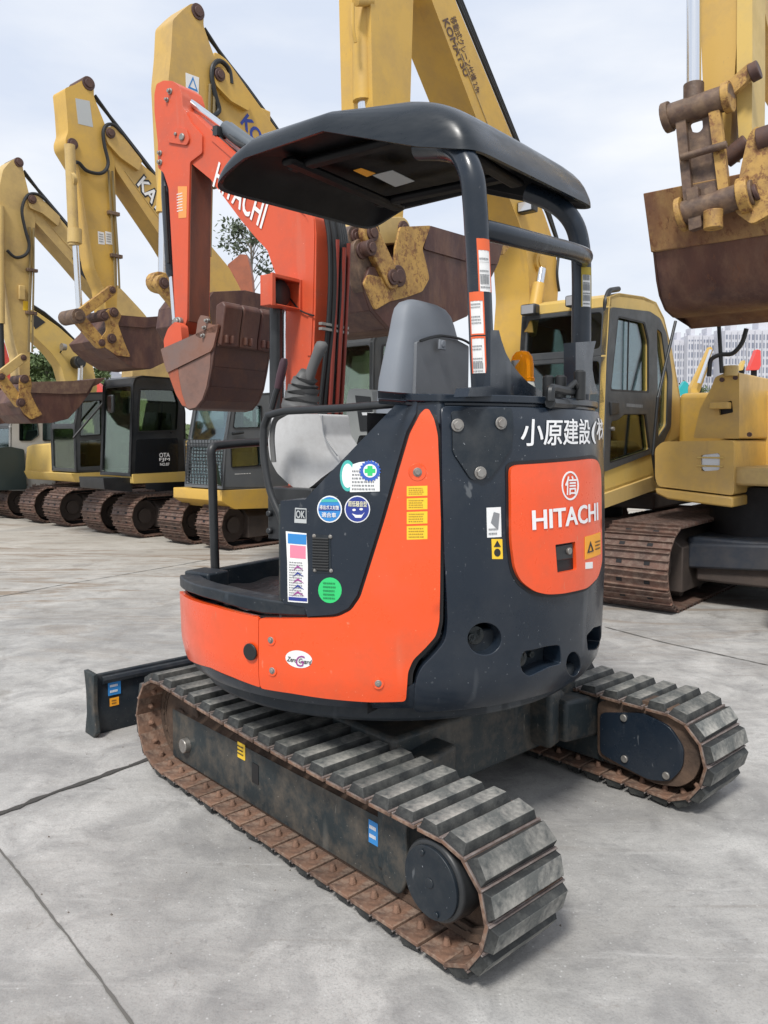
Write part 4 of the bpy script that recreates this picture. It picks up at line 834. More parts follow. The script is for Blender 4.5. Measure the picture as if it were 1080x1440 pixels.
def big_track(fr, root, bc, w=.48, L=2.7, h=.58, n=46, a0=0):
    r = h/2; lp = track_loop(a0-r+.05, r, a0-L+r, r, top=False)
    b = MB(); rail = inset_loop(lp, .09); r2 = inset_loop(lp, .05); vs = []
    for (x, z), (x2, z2) in zip(rail, r2): vs += [fr.w(x, bc-.06, z), fr.w(x, bc+.06, z), fr.w(x2, bc+.06, z2), fr.w(x2, bc-.06, z2)]
    m = len(rail); b.add(vs, [(i*4+k, i*4+(k+1) % 4, ((i+1) % m)*4+(k+1) % 4, ((i+1) % m)*4+k) for i in range(m) for k in range(4)])
    t = b.build('crawler_track', BTRK, root, origin=fr.w(0, bc, 0)); per = sum(math.dist(lp[i], lp[i-1]) for i in range(len(lp)))
    place_along([bshoe(w, per/n)], fr, bc, lp, n, t, .020, 'track_shoe', 0)
    b = MB(); x0, x1 = a0-L+.35, a0-.42; sg = w/2-.05
    sec = [(bc-sg, .12), (bc-sg, h-.20), (bc-.08, h-.10), (bc+.08, h-.10), (bc+sg, h-.20), (bc+sg, .12)]
    b.prism([fr.w(x0, y, z) for y, z in sec], fr.w(x1, 0, 0)-fr.w(x0, 0, 0)); b.build('track_frame', BFRM, root, bevel=.01)
    b = MB(); b.tube([fr.w(a0-r+.05, bc-.10, r), fr.w(a0-r+.05, bc+.10, r)], r-.085, 24); b.tube([fr.w(a0-r+.05, bc-.14, r), fr.w(a0-r+.05, bc+.14, r)], r*.35, 16); b.build('front_idler', BFRM, root)
    b = MB(); b.tube([fr.w(a0-L+r, bc-.12, r), fr.w(a0-L+r, bc+.2, r)], r-.1, 24); b.build('travel_motor', BFRM, root)
    for k in range(5): x = a0-.62-k*(L-1.2)/4; b = MB(); b.tube([fr.w(x, bc-.15, .11), fr.w(x, bc+.15, .11)], .06, 14); b.build('track_roller', BFRM, root)
def strip(fr, name, p, q, b0, w, thick, m, parent, hole=None, gl=None):
    """plate between side points p->q spanning the width from b0 to b0-w"""
    L = math.dist(p, q); d = ((q[0]-p[0])/L, (q[1]-p[1])/L); nn = (d[1], -d[0])
    mp = lambda s, t, dd: fr.w(p[0]+d[0]*s+nn[0]*dd, b0-t, p[1]+d[1]*s+nn[1]*dd)
    hs = []
    if hole: g = hole; hs = [round_poly([(g, g), (L-g*.6, g), (L-g*.6, w-g), (g, w-g)], .04)]
    o = plate(name, [(0, 0), (L, 0), (L, w), (0, w)], mp, thick, m, parent, holes=hs, step=.4, bevel=.006)
    if hole and gl: plate('glass_pane', hs[0], lambda s, t, dd: mp(s, t, -thick*.5+dd), .004, gl, o, step=.5)
    return o
def cab(fr, root, b0, side, wins, w, m_side, m_front, gl, opens, hole=.05, door=None, m_door=None, seatcol=None):
    P_ = [fr.B(u, v, b0) for u, v in side]; W = [[fr.B(u, v, b0) for u, v in q] for q in wins]; W = [round_poly(q, .03) for q in W]
    # outline must run clockwise seen from the left (front up, over the roof, down the rear)
    c = plate('cab', P_, lambda x, z, d: fr.w(x, b0+d, z), .045, m_side, root, holes=W, step=.3, bevel=.01)
    plate('cab_right_wall', P_, lambda x, z, d: fr.w(x, b0-w+.045+d, z), .045, m_front, c, holes=W, step=.3, bevel=.01)
    for i, h in enumerate(W):
        for off in (b0-.02, b0-w+.02): plate('glass_pane', h, lambda x, z, d: fr.w(x, off+d, z), .004, gl, c, step=.5)
        if i < 2: plate('window_seal', round_poly([(x, z) for x, z in h], 0), lambda x, z, d: fr.w(x, b0+.009+d, z), .010, SEAL, c, holes=[[(sum(p[0] for p in h)/len(h)+(x-sum(p[0] for p in h)/len(h))*.95, sum(p[1] for p in h)/len(h)+(z-sum(p[1] for p in h)/len(h))*.95) for x, z in h]], step=.3)
    n = len(P_)
    for i in range(n):
        a, q = P_[i], P_[(i+1) % n]
        if math.dist(a, q) < .01: continue
        op = i in opens
        strip(fr, 'windscreen_frame' if op else 'cab_panel', a, q, b0, w, .035, m_front if op else m_side, c, hole if op and math.dist(a, q) > .25 else None, gl)
    if door:
        D = [fr.B(u, v, b0) for u, v in door]
        plate('cab_door', round_poly(D, .04), lambda x, z, d: fr.w(x, b0+.012+d, z), .012, m_door, c, holes=W, step=.3, bevel=.004)
    # seat, console, rear of the interior
    xs = [p[0] for p in P_]; zs = [p[1] for p in P_]; x0, x1, z0, z1 = min(xs), max(xs), min(zs), max(zs); bc = b0-w/2
    b = MB(); b.box(fr, x0+.1, x1-.06, b0-w+.06, b0-.06, z0+.04, z0+.12); b.build('cab_floor', DARK, c)
    b = MB(); xm = x0+(x1-x0)*.40; b.box(fr, xm, xm+.34, bc-.2, bc+.2, z0+.3, z0+.5); b.build('driver_seat', DARK, c, bevel=.05, seg=3)
    b = MB(); b.prism([fr.w(xm+.05, bc-.19, z0+.45), fr.w(xm-.06, bc-.19, z0+.45), fr.w(xm-.14, bc-.17, z0+1.02), fr.w(xm-.07, bc-.17, z0+1.05)], fr.w(0, .36, 0)-fr.w(0, 0, 0)); b.build('seat_back', DOORG, c, bevel=.04, seg=3)
    for s_ in (-1, 1): b = MB(); b.box(fr, xm, xm+.4, bc+s_*.27-.05, bc+s_*.27+.05, z0+.12, z0+.62); b.build('arm_console', DARK, c, bevel=.03)
    return c
def house(fr, root, m, a0, a1, b0, b1, z0, z1, step_=0):
    b = MB(); b.box(fr, a1, a0, b1, b0, z0-.10, z0+.05); b.build('slewing_platform', BFRM, root, bevel=.02)
    b = MB(); b.tube([fr.w(-1.3, (b0+b1)/2, .3), fr.w(-1.3, (b0+b1)/2, z0)], .45, 28); b.build('slewing_ring', DARK, root)
    h = MB(); h.box(fr, a1+.5, a0, b1, b0, z0+.05, z1); hh = h.build('engine_housing', m, root, bevel=.05, seg=3)
    b = MB(); P_ = []
    for i in range(13): t = R(-90+15*i); P_.append(fr.w(a1+.5-.42*math.cos(t), (b0+b1)/2+(b0-b1)/2*math.sin(t), z0))
    b.prism(P_, (0, 0, z1-z0-.05)); b.build('counterweight', m, root, bevel=.05, seg=3)
    for k in range(3):
        b = MB(); b.box(fr, a1+.62+k*.3, a1+.84+k*.3, b0-.002, b0+.012, z0+.25, z1-.12); g = b.build('housing_door', m, root, bevel=.008)
        b = MB()
        for j in range(7): b.box(fr, a1+.65+k*.3, a1+.81+k*.3, b0+.012, b0+.017, z0+.3+j*.04, z0+.318+j*.04)
        b.build('louvre', SEAL, g)
    b = MB(); b.box(fr, -1.6, -.6, (b0+b1)/2-.35, (b0+b1)/2+.35, .2, .5); b.build('car_body', BFRM, root, bevel=.02)
def machine(lx, ly, label, cat='excavator'):
    fr = Frame(lx-.766*.6, ly+.643*.6, -140); r = empty('excavator', fr.w(-1.3, 0, 0)); tag(r, label, cat, 'excavators parked in a row behind the mini excavator'); return fr, r
def link(fr, name, pts, b_, r0, w, m, parent, ends=True):
    """flat link bar between two pins"""
    (x0, z0), (x1, z1) = [fr.B(u, v, b_) for u, v in pts]; dx, dz = x1-x0, z1-z0; L = math.hypot(dx, dz); nx, nz = -dz/L*r0, dx/L*r0; P_ = []
    for i in range(9): a = math.pi*i/8; P_.append((x0+nx*math.cos(a)-dx/L*r0*math.sin(a), z0+nz*math.cos(a)-dz/L*r0*math.sin(a)))
    for i in range(9): a = math.pi*i/8; P_.append((x1-nx*math.cos(a)+dx/L*r0*math.sin(a), z1-nz*math.cos(a)+dz/L*r0*math.sin(a)))
    b = MB(); b.prism([fr.w(x, b_-w, z) for x, z in P_], fr.w(0, w, 0)-fr.w(0, 0, 0)); o = b.build(name, m, parent, bevel=.006)
    if ends:
        for x, z in ((x0, z0), (x1, z1)):
            b = MB(); b.tube([fr.w(x, b_-w-.01, z), fr.w(x, b_+.014, z)], r0*.68, 14); b.tube([fr.w(x, b_+.014, z), fr.w(x, b_+.022, z)], r0*.4, 12); b.build('link_pin', BUCK, o, bevel=.003)
    return o
NB = -.20
# ---- right-hand machine with the headlamp box and the hanging bucket
fF, rF = machine(3.0, 5.1, 'yellow excavator at the right edge with headlamp box, its rusty bucket hanging overhead')
big_track(fF, rF, -.815, .55, 3.0, .68, 44); big_track(fF, rF, .45, .55, 3.0, .68, 44)
house(fF, rF, YEL[1], -1.4, -3.3, .6, -1.0, .95, 1.75)
b = MB(); b.box(fF, -2.2, -.6, -.62, .2, .34, .55); b.prism([fF.w(-.55, -.60, .30), fF.w(-.55, .35, .36), fF.w(-.55, .35, .56), fF.w(-.55, -.60, .50)], fF.w(-.4, 0, .04)-fF.w(0, 0, 0)); b.build('car_body_leg', mat('navy_frame_paint', (.025, .032, .045), .5, dirt=(.1, .09, .08), damt=.5), rF, bevel=.02)
A_ = -.5
def fa(pts, a=A_): return [fF.A(u, v, a) for u, v in pts]
pm = lambda a: (lambda y, z, d: fF.w(a+d, y, z))
lo = plate('tool_box', round_poly(fa([(921, 630), (932, 621), (1032, 619), (1032, 669), (1032, 697), (925, 684), (921, 672)]), .03), pm(A_), 1.0, YEL[0], rF, holes=[round_poly(fa([(985, 640), (1012, 637), (1012, 661), (986, 663)]), .02)], step=.15, bevel=.02)
up_ = plate('upper_tool_box', round_poly(fa([(969, 616), (978, 575), (994, 545), (1000, 529), (1012, 524), (1034, 522), (1034, 617)]), .02), pm(A_-.10), .85, YEL[0], rF, holes=[round_poly(fa([(1010, 569), (1029, 563), (1031, 580), (1012, 584)], A_-.1), .01)], step=.15, bevel=.02)
q = fa([(999, 650)])[0]; b = MB(); b.tube([fF.w(A_-.05, q[0], q[1]), fF.w(A_-.02, q[0], q[1])], [.10, .085], 22); hl = b.build('headlamp', LENS, rF)
b = MB(); b.box(fF, A_-.08, A_-.06, q[0]-.13, q[0]+.13, q[1]-.1, q[1]+.1); b.build('lamp_housing', SEAL, hl)
b = MB()
for dz in (-.03, .035): b.tube([fF.w(A_+.006, q[0]-.10, q[1]+dz), fF.w(A_+.006, q[0]+.10, q[1]+dz)], .007, 6)
b.build('lamp_guard', YEL[2], hl)
y0, z0 = fa([(1003, 572)], A_-.1)[0]; y1, z1 = fa([(1029, 566)], A_-.1)[0]
b = MB(); b.box(fF, A_-.10, A_+.0, min(y0, y1)-.0, max(y0, y1), z0-.02, z0+.03); b.build('step_tread', YEL[0], up_, bevel=.006)
b = MB(); b.box(fF, A_-.15, A_-.135, y0, y1+.03, z0-.1, z0+.05); b.build('step_recess', SEAL, up_)
for u, v in ((1029, 530), (1010, 533), (1049, 611), (959, 632)):
    y, z = fa([(u, v)])[0]; b = MB(); b.tube([fF.w(A_-.1, y, z), fF.w(A_-.085, y, z)], .018, 12); b.build('box_bolt', BUCK, up_)
# slewing frame edge under the boxes, side of boxes towards the boom
b = MB(); pl = fa([(922, 686), (1032, 699), (1032, 714), (940, 702), (923, 694)]); b.prism([fF.w(A_-1.0, y, z) for y, z in pl], fF.w(1.02, 0, 0)-fF.w(0, 0, 0)); b.build('platform_edge', YEL[0], rF, bevel=.015)
b = MB(); b.box(fF, -1.5, -.55, -.26, .6, .98, 1.12); b.build('front_platform', YEL[3], rF, bevel=.02)
b = MB(); b.tube([fF.w(A_-.1, *fa([(1022, 528)])[0]), fF.w(A_-.1, fa([(1022, 528)])[0][0], fa([(1022, 513)])[0][1])], .055, 18); b.build('fuel_cap', YEL[3], rF, bevel=.006)
MB().tube(bend_path([fF.w(A_-.05, *q) for q in fa([(994, 529), (996, 503), (1012, 497), (1027, 498), (1041, 483), (1047, 461)])], .05), .017, 10).build('grab_rail', BLACKM, rF, ang=60)
MB().tube([fF.w(A_-.05, *q) for q in fa([(1007, 438), (1012, 524)])], .016, 8).build('mirror_stay', BLACKM, rF)
# arm, cylinder, linkage and bucket, seen from the front
AB = .85
def fb(pts, a=AB): return [fF.A(u, v, a) for u, v in pts]
pr = fb([(907, 274), (917, 348), (923, 400), (932, 433), (943, 446)])
yR = pr[0][0]; wB = .98
Pz = [p[1] for p in pr]; back = [fF.B(u, v, yR) for u, v in ((906, 272), (912, 310), (917, 348), (920, 375), (923, 400), (927, 420), (934, 437), (945, 447), (962, 448))]
prof = [(x, z) for x, z in back]+[(back[-1][0]-.13, Pz[4]+.03), (back[-1][0]-.26, Pz[3]+.06), (back[-1][0]-.36, Pz[2]+.05), (back[-1][0]-.40, Pz[1]+.0)]
def sweepb(prof, y0, y1, t=.025):
    b = MB(); n = len(prof); c = (AB-.3, Pz[0])
    ins = [(x+(c[0]-x)*t/max(.1, math.dist(c, (x, z))), z+(c[1]-z)*t/max(.1, math.dist(c, (x, z)))) for x, z in prof]
    vs = [fF.w(x, y, z) for y in (y0, y1) for x, z in prof+ins[::-1]]; m = 2*n
    b.add(vs, [tuple(range(m)), tuple(range(m, 2*m))[::-1]]+[(i, (i+1) % m, m+(i+1) % m, m+i) for i in range(m)]); return b
bF = sweepb([(x, z) for x, z in smooth2(prof)] if False else prof, yR, yR+wB).build('bucket', mat('scoured_bucket_shell', (.060, .026, .023), .5, col2=(.125, .055, .036), c2scale=3, dirt=(.20, .115, .07), damt=.6, dscale=9, bump=.3, bscale=18, rust=.5, stretch=(1, 1, .3)), rF, ang=60, bevel=.012)
up2 = prof[:3]; b = MB(); off = .012
b.prism([fF.w(back[2][0]+.012, yR-.004, Pz[1]), fF.w(back[0][0]+.012, yR-.004, Pz[0]+.005), fF.w(back[0][0]-.01, yR-.004, Pz[0]+.005), fF.w(back[2][0]-.01, yR-.004, Pz[1])], fF.w(0, wB+.008, 0)-fF.w(0, 0, 0)); b.build('worn_back_plate', YRUST, bF, bevel=.006)
for y in (yR, yR+wB-.03):
    b = MB(); b.prism([fF.w(x, y, z) for x, z in prof], fF.w(0, .03, 0)-fF.w(0, 0, 0)); b.build('bucket_side', MAROON, bF, bevel=.01)
def bx(u0, v0, u1, v1, r, name, m, a=AB, n=18, parent=rF, bev=.005):
    p, q = fb([(u0, v0)], a)[0], fb([(u1, v1)], a)[0]; b = MB(); b.tube([fF.w(a, *p), fF.w(a, *q)], r, n); return b.build(name, m, parent, bevel=bev)
LK = mat('rusty_link_steel', (.10, .06, .045), .55, col2=(.20, .13, .08), c2scale=14, dirt=(.045, .03, .025), damt=.8, dscale=9, bump=.35, rust=.35)
pa = plate('arm', fb([(985, -60), (1037, -60), (1036, 60), (1030, 150), (1026, 215), (1008, 215), (990, 160), (986, 60)], AB-.15), pm(AB-.15), .22, YEL[0], rF, step=.2, bevel=.008)
plate('arm_side_plate', fb([(1037, -60), (1058, -60), (1058, 100), (1057, 200), (1040, 215), (1036, 150), (1036, 60)], AB-.12), pm(AB-.12), .28, YEL[2], pa, step=.2, bevel=.008)
p0 = fb([(975.5, -60)], AB)[0]; p1 = fb([(975.5, 125)], AB)[0]; MB().tube([fF.w(AB, *p0), fF.w(AB, *p1)], .043, 20).build('bucket_cylinder_rod', CHROME, rF, ang=60)
bx(936, 166, 1029, 135, .075, 'link_cross_tube', LK, AB+.02); bx(934, 167, 944, 163, .092, 'cross_tube_collar', LK, AB+.02); bx(1018, 139, 1029, 135, .09, 'cross_tube_collar', YWORN, AB+.02)
bx(975.5, 118, 975.5, 145, .06, 'rod_eye', LK, AB+.01)
plate('bucket_link', round_poly(fb([(952, 172), (966, 168), (976, 285), (964, 290)], AB+.03), .01), pm(AB+.06), .05, LK, rF, step=.3, bevel=.008)
plate('bucket_link', round_poly(fb([(998, 160), (1014, 156), (1027, 268), (1012, 272)], AB+.03), .01), pm(AB+.06), .05, YWORN, rF, step=.3, bevel=.008)
lw = plate('link_web', fb([(961, 165), (999, 152), (1013, 268), (974, 282)], AB+.0), pm(AB+.02), .03, LK, rF, holes=[round_poly(fb([(970, 174), (989, 168), (990, 182), (984, 188), (974, 187)], AB), .02)], step=.3, bevel=.004)
bx(957, 222, 1022, 203, .022, 'link_brace', LK, AB+.09); bx(953, 303, 1060, 270, .075, 'bucket_pin_tube', LK, AB+.03); bx(955, 303, 963, 300, .105, 'pin_collar', YWORN, AB+.03); bx(1040, 277, 1056, 272, .105, 'pin_collar', YWORN, AB+.03); bx(1060, 272, 1066, 269, .05, 'pin_end', BUCK, AB+.03)
plate('side_link', round_poly(fb([(1020, 120), (1056, 88), (1064, 98), (1060, 108), (1026, 140)], AB-.05), .02), pm(AB-.03), .04, YWORN, rF, step=.3, bevel=.006)
bx(1055, 104, 1068, 97, .055, 'link_pin', BUCK, AB-.04); bx(1020, 225, 1052, 200, .055, 'arm_tip_tube', BUCK, AB-.1)
plate('bucket_ear', round_poly(fb([(1045, 240), (1055, 195), (1066, 180), (1078, 185), (1092, 215), (1092, 300), (1060, 318), (1036, 300)], AB-.02), .03), pm(AB+.03), .05, YWORN, bF, step=.2, bevel=.01)
bx(1066, 198, 1090, 190, .07, 'bucket_pin', BUCK, AB+.0)
for u in (979, 1004):
    plate('bucket_rib', round_poly(fb([(u-8, 270), (u+8, 266), (u+14, 322), (u-4, 328)], AB), .01), pm(AB+.08), .06, LK, bF, step=.3, bevel=.01)
bx(1003, 296, 1003, 322, .055, 'grease_boss', YWORN, AB+.09)
big = slab(fF, 'boom', [(1062, -60), (1130, -60), (1180, 120), (1290, 330), (1390, 520), (1290, 520), (1190, 250), (1110, 90), (1080, 40)], -.1, .3, YEL[0], rF, .05, .3)
# ---- the machine with the big arched boom, yellow-roofed cab
fE, rE = machine(1.73, 6.2, 'yellow excavator with yellow-roofed cab and tall arched boom, beside the mini excavator counterweight')
big_track(fE, rE, .36, .48, 3.2, .60, 50); big_track(fE, rE, -.75, .48, 3.2, .60, 50)
house(fE, rE, YEL[2], -1.1, -3.2, .58, -1.15, .80, 1.45)
cE = cab(fE, rE, .6, [(847, 695), (853, 500), (857, 431), (858, 417), (871, 412), (905, 417), (923, 425), (934, 447), (945, 492), (957, 560), (959, 616), (925, 634), (920, 669)],
    [[(867, 444), (905, 453), (911, 480), (911, 553), (856, 550)], [(857, 592), (867, 590), (876, 582), (907, 582), (913, 633), (855, 652)], [(922, 462), (929, 468), (938, 533), (936, 598), (924, 616)]], .78,
    YEL[2], DOORG, GLASS, (0, 1), .06, [(847, 664), (853, 500), (858, 432), (912, 438), (927, 448), (936, 470), (944, 530), (942, 600), (930, 625), (919, 636)], DOORG)
def rb(fr, name, p0, p1, b_, r, m, parent, n=8): return rod(fr, name, [p0, p1], b_, r, m, parent, n)
rb(fE, 'window_divider', (884, 448), (882, 552), .60, .007, SEAL, cE)
b = MB(); P_ = [fE.B(u, v, .61) for u, v in ((856, 565), (868, 565), (868, 582), (857, 584))]; b.prism([fE.w(x, .61, z) for x, z in P_], fE.w(0, .02, 0)-fE.w(0, 0, 0)); b.build('door_handle', BLACKM, cE, bevel=.006)
b = MB(); x, z = fE.B(862, 603, .62); b.tube([fE.w(x, .60, z), fE.w(x, .63, z)], .016, 12); b.build('door_lock', STEEL, cE)
P_ = [fE.B(u, v, .625) for u, v in ((883, 575), (907, 572), (907, 566), (883, 569))]; scribble('door_lettering', P_[0][0], P_[0][1], P_[1][0], P_[2][1], 1, lambda x, z, d: fE.w(x, .613+d, z), GINK, cE, 4, .001, .9)
for k, (u, v, wd) in enumerate(((746, 436, .14), (806, 424, .10))):
    y = .6-.70+k*.4; x, z = fE.B(u, v, y); x = fE.B(853, 440, .6)[0]+.02; d_ = fE.A(u, v, x); b = MB(); b.box(fE, x-.04, x+.05, d_[0]-wd/2, d_[0]+wd/2, d_[1]-.045, d_[1]+.045)
    lm = b.build('roof_lamp', BLACKM, cE, bevel=.015); b = MB(); b.box(fE, x+.05, x+.056, d_[0]-wd/2+.015, d_[0]+wd/2-.015, d_[1]-.035, d_[1]+.035); b.build('lamp_glass', LENS, lm)
q = [fE.B(u, v, .56) for u, v in ((853, 440), (853, 423), (858, 409), (871, 407))]; MB().tube(bend_path([fE.w(x+.02, .56, z) for x, z in q], .04), .022, 10).build('roof_rail', BLACKM, cE)
rb(fE, 'mirror_stay', (950, 452), (925, 560), .70, .014, BLACKM, rE); rb(fE, 'mirror_stay', (925, 560), (918, 640), .70, .014, BLACKM, rE); rb(fE, 'mirror_stay', (918, 640), (923, 676), .70, .014, BLACKM, rE)
q = [(847, 696), (920, 670), (926, 676), (924, 688), (847, 716)]; slab(fE, 'cab_skirt', q, .63, .9, YEL[3], rE, .01, .3, .01)
boE = slab(fE, 'boom', [(607, 0), (590, -60), (625, -60), (640, 0), (718, 187), (745, 255), (765, 300), (780, 345), (786, 390), (782, 450), (772, 560), (735, 560), (745, 417), (742, 367), (737, 333), (718, 283), (697, 235), (670, 167)], NB, .34, YEL[1], rE, .05, .15, .012)
text_mesh('maker_lettering', 'KOMATSU', fE.B(621.7, 29, NB), fE.B(653, 108.5, NB), fE.B(629.5, 25.5, NB), lambda x, z, d: fE.w(x, NB+d, z), BROWNI, boE, .045, .003)
text_mesh('boom_lettering', '移動式クレーン仕様 2.9t', fE.B(632, 26, NB), fE.B(669, 133, NB), fE.B(640, 22, NB), lambda x, z, d: fE.w(x, NB+d, z), BROWNI, boE, .03, .003)
for k in range(3): rod(fE, 'boom_pipe', [(640+3*k, -40), (643+3*k, 0), (720+2*k, 186), (748+2*k, 255), (769+2*k, 300), (785+k, 345)], NB-.04-.07*k, .012, BLACK, boE)
aE = slab(fE, 'arm', [(520, -60), (583, -60), (577, 143), (570, 240), (566, 320), (545, 332), (535, 240), (524, 143)], NB-.02, .28, YEL[1], rE, .02, .15, .01)
rb(fE, 'bucket_cylinder', (510, -60), (511, 143), NB-.12, .072, YEL[1], rE, 20); rb(fE, 'bucket_cylinder_rod', (511, 143), (516, 325), NB-.12, .04, CHROME, rE, 16)
MB().tube(bend_path([fE.w(*[(x, NB-.05, z) for x, z in [fE.B(u, v, NB-.05)]][0]) for u, v in ((496, 5), (496, 40), (500, 60))], .05), .012, 8).build('grease_pipe', YEL[1], aE)
rb(fE, 'cylinder_band', (500, 2), (522, 2), NB-.04, .03, YEL[1], aE)
EB = NB+.19
bE = bucket(fE, [(604, 318), (650, 331), (707, 343), (700, 372), (685, 403), (657, 445), (610, 466), (566, 467), (548, 462), (525, 436), (512, 398), (520, 375), (560, 372)], EB, .75, MAROON, rE, 0, 2, .03)
slab(fE, 'mouth_edge_plate', [(604, 317), (652, 331), (708, 343), (700, 372), (652, 366), (596, 350)], EB+.012, .014, MAROON, bE, .02, .3, .003)
slab(fE, 'worn_ear_plate', [(563, 319), (606, 317), (594, 350), (600, 372), (604, 392), (594, 410), (572, 418), (548, 424), (528, 436), (512, 398), (518, 386), (548, 392), (556, 372), (556, 350)], EB+.013, .016, YWORN, bE, .02, .3, .003)
link(fE, 'bucket_link', ((508, 353), (519, 398)), EB-.02, .075, .09, LK, rE); link(fE, 'side_link', ((523, 328), (552, 390)), EB+.03, .075, .05, YWORN, rE); link(fE, 'cross_link', ((524, 325), (567, 323)), EB-.1, .085, .25, YEL[3], rE)
link(fE, 'bucket_link', ((500, 333), (512, 356)), EB-.05, .07, .2, LK, rE); pin(fE, 'bucket_pin', 562, 388, EB+.03, .07, .3, BUCK, rE); pin(fE, 'link_pin', 523, 348, EB+.05, .05, .1, BUCK, rE)
for k in range(4):
    y = EB-.02-k*.19; x0, z0 = fE.B(707, 345, EB); b = MB(); b.prism([fE.w(x0+.10, y, z0-.09), fE.w(x0-.05, y, z0-.06), fE.w(x0-.16, y, z0+.03), fE.w(x0-.02, y, z0+.05)], fE.w(0, -.09, 0)-fE.w(0, 0, 0)); b.build('bucket_tooth', YWORN, bE, bevel=.006)
x, z = fE.B(744, 292, NB+.08); b = MB(); b.box(fE, x-.03, x+.06, NB+.0, NB+.15, z-.045, z+.045); wl = b.build('boom_lamp', BLACKM, rE, bevel=.01); b = MB(); b.box(fE, x+.06, x+.066, NB+.015, NB+.135, z-.035, z+.035); b.build('lamp_glass', LENS, wl)
rb(fE, 'boom_cylinder', (758, 400), (745, 470), NB+.08, .055, YEL[1], rE, 16); rb(fE, 'boom_cylinder_rod', (762, 378), (755, 420), NB+.08, .035, CHROME, rE, 12); pin(fE, 'boom_pin', 762, 368, NB+.03, .09, .1, YEL[1], rE)
q = [fE.B(u, v, NB+.01) for u, v in ((780, 335), (784, 355), (782, 385), (785, 410))]; MB().tube(smooth_path([fE.w(x, NB+.02, z) for x, z in q]), .012, 6).build('lamp_cable', BLACK, boE)
# ---- machine behind the orange boom (blue lettering)
fD, rD = machine(-.13, 7.77, 'yellow excavator with blue boom lettering, its cab showing between orange boom and seat')
big_track(fD, rD, .36); big_track(fD, rD, -.45); house(fD, rD, YEL[2], -1.1, -2.8, .58, -1.15, .80, 1.4)
cD = cab(fD, rD, .6, [(524, 700), (524, 600), (525, 480), (531, 463), (545, 460), (600, 466), (614, 500), (622, 600), (620, 700)], [[(537, 484), (600, 486), (606, 570), (534, 572)], [(534, 600), (608, 598), (610, 670), (533, 672)]], .78, DOORG, DOORG, GLASSD, (0, 1), .05)
b = MB(); b.box(fD, fD.B(614, 470, .6)[0], fD.B(525, 470, .6)[0], -.19, .61, fD.B(525, 470, .6)[1], fD.B(525, 459, .6)[1]+.03); b.build('cab_roof', YEL[2], cD, bevel=.04, seg=3)
q = [(522, 702), (640, 690), (640, 712), (522, 722)]; slab(fD, 'cab_skirt', q, .63, .9, YEL[3], rD, .01, .3, .01)
boD = slab(fD, 'boom', [(300, 70), (320, 84), (345, 120), (378, 166), (430, 238), (470, 298), (497, 340), (512, 400), (514, 500), (470, 500), (462, 420), (440, 350), (400, 285), (309, 168), (300, 150)], NB, .30, YEL[1], rD, .06, .2, .012)
text_mesh('maker_lettering', 'KOMATSU', fD.B(338, 173, NB), fD.B(410, 272, NB), fD.B(348, 160, NB), lambda x, z, d: fD.w(x, NB+d, z), mat('royal_blue_lettering', (.02, .05, .32), .5, ravar=0), boD, .05, .003)
aD = slab(fD, 'arm', [(243, 28), (256, 15), (268, 5), (281, 5), (287, 14), (286, 36), (303, 85), (309, 126), (308, 163), (298, 245), (294, 405), (262, 405), (243, 235), (237, 112), (241, 70)], NB+.01, .26, YEL[0], rD, .03, .2, .01)
pin(fD, 'pivot_pin', 279, 16, NB+.02, .07, .3, BUCK, aD); pin(fD, 'pivot_pin', 310, 104, NB+.05, .06, .3, BUCK, aD)
st = slab(fD, 'warning_sign', [(261, 102), (280, 109), (279, 145), (262, 134)], NB+.013, .002, WHITE, aD, 0, .2, 0)
q = [fD.B(u, v, NB) for u, v in ((263, 124), (277, 130), (270, 108))]; h_ = [fD.B(u, v, NB) for u, v in ((265.5, 122.5), (274.5, 126.5), (270, 112.5))]; plate('warning_triangle', q, lambda x, z, d: fD.w(x, NB+.015+d, z), .001, LBLUE, st, holes=[h_], step=.3)
q0, q1 = fD.B(264, 137, NB), fD.B(277, 129, NB); 
MB().tube(smooth_path([fD.w(x, NB+.04, z) for x, z in [fD.B(u, v, NB+.04) for u, v in ((325, 118), (322, 98), (310, 86), (300, 92), (298, 110), (303, 135), (308, 155), (300, 163))]]), .022, 8).build('hydraulic_hose', BLACK, aD)
for k in range(2): rod(fD, 'boom_pipe', [(287, 40+4*k), (318+2*k, 88), (345+2*k, 122), (380+2*k, 170), (430, 240)], NB-.05-.1*k, .018, BLACK, boD)
b = MB(); x, z = fD.B(374, 170, NB); b.box(fD, x-.08, x+.05, NB-.2, NB-.02, z-.02, z+.12); b.build('pipe_bracket', YEL[1], boD, bevel=.01)
DBn = NB+.2
bD = bucket(fD, [(290, 424), (300, 410), (345, 408), (395, 420), (380, 450), (365, 480), (330, 492), (300, 480), (286, 452)], DBn, .72, MAROON, rD, 1, 3, .03)
link(fD, 'bucket_link', ((226, 396), (262, 405)), DBn-.1, .085, .1, YWORN, rD); link(fD, 'bucket_link', ((230, 398), (268, 445)), DBn, .07, .06, YWORN, rD); slab(fD, 'bucket_ear', [(262, 400), (290, 405), (300, 470), (262, 460)], DBn, .05, YWORN, bD, .03, .3, .006)
rb(fD, 'bucket_cylinder', (237, 130), (229, 300), NB-.08, .06, YEL[1], rD, 16); rb(fD, 'bucket_cylinder_rod', (229, 300), (228, 396), NB-.08, .035, CHROME, rD, 12)
rb(fD, 'boom_cylinder_rod', (504, 412), (490, 495), .1, .035, CHROME, rD, 14); rb(fD, 'boom_cylinder', (490, 495), (483, 540), .1, .05, STEEL, rD, 16); pin(fD, 'boom_pin', 505, 408, .12, .075, .12, YEL[3], rD)
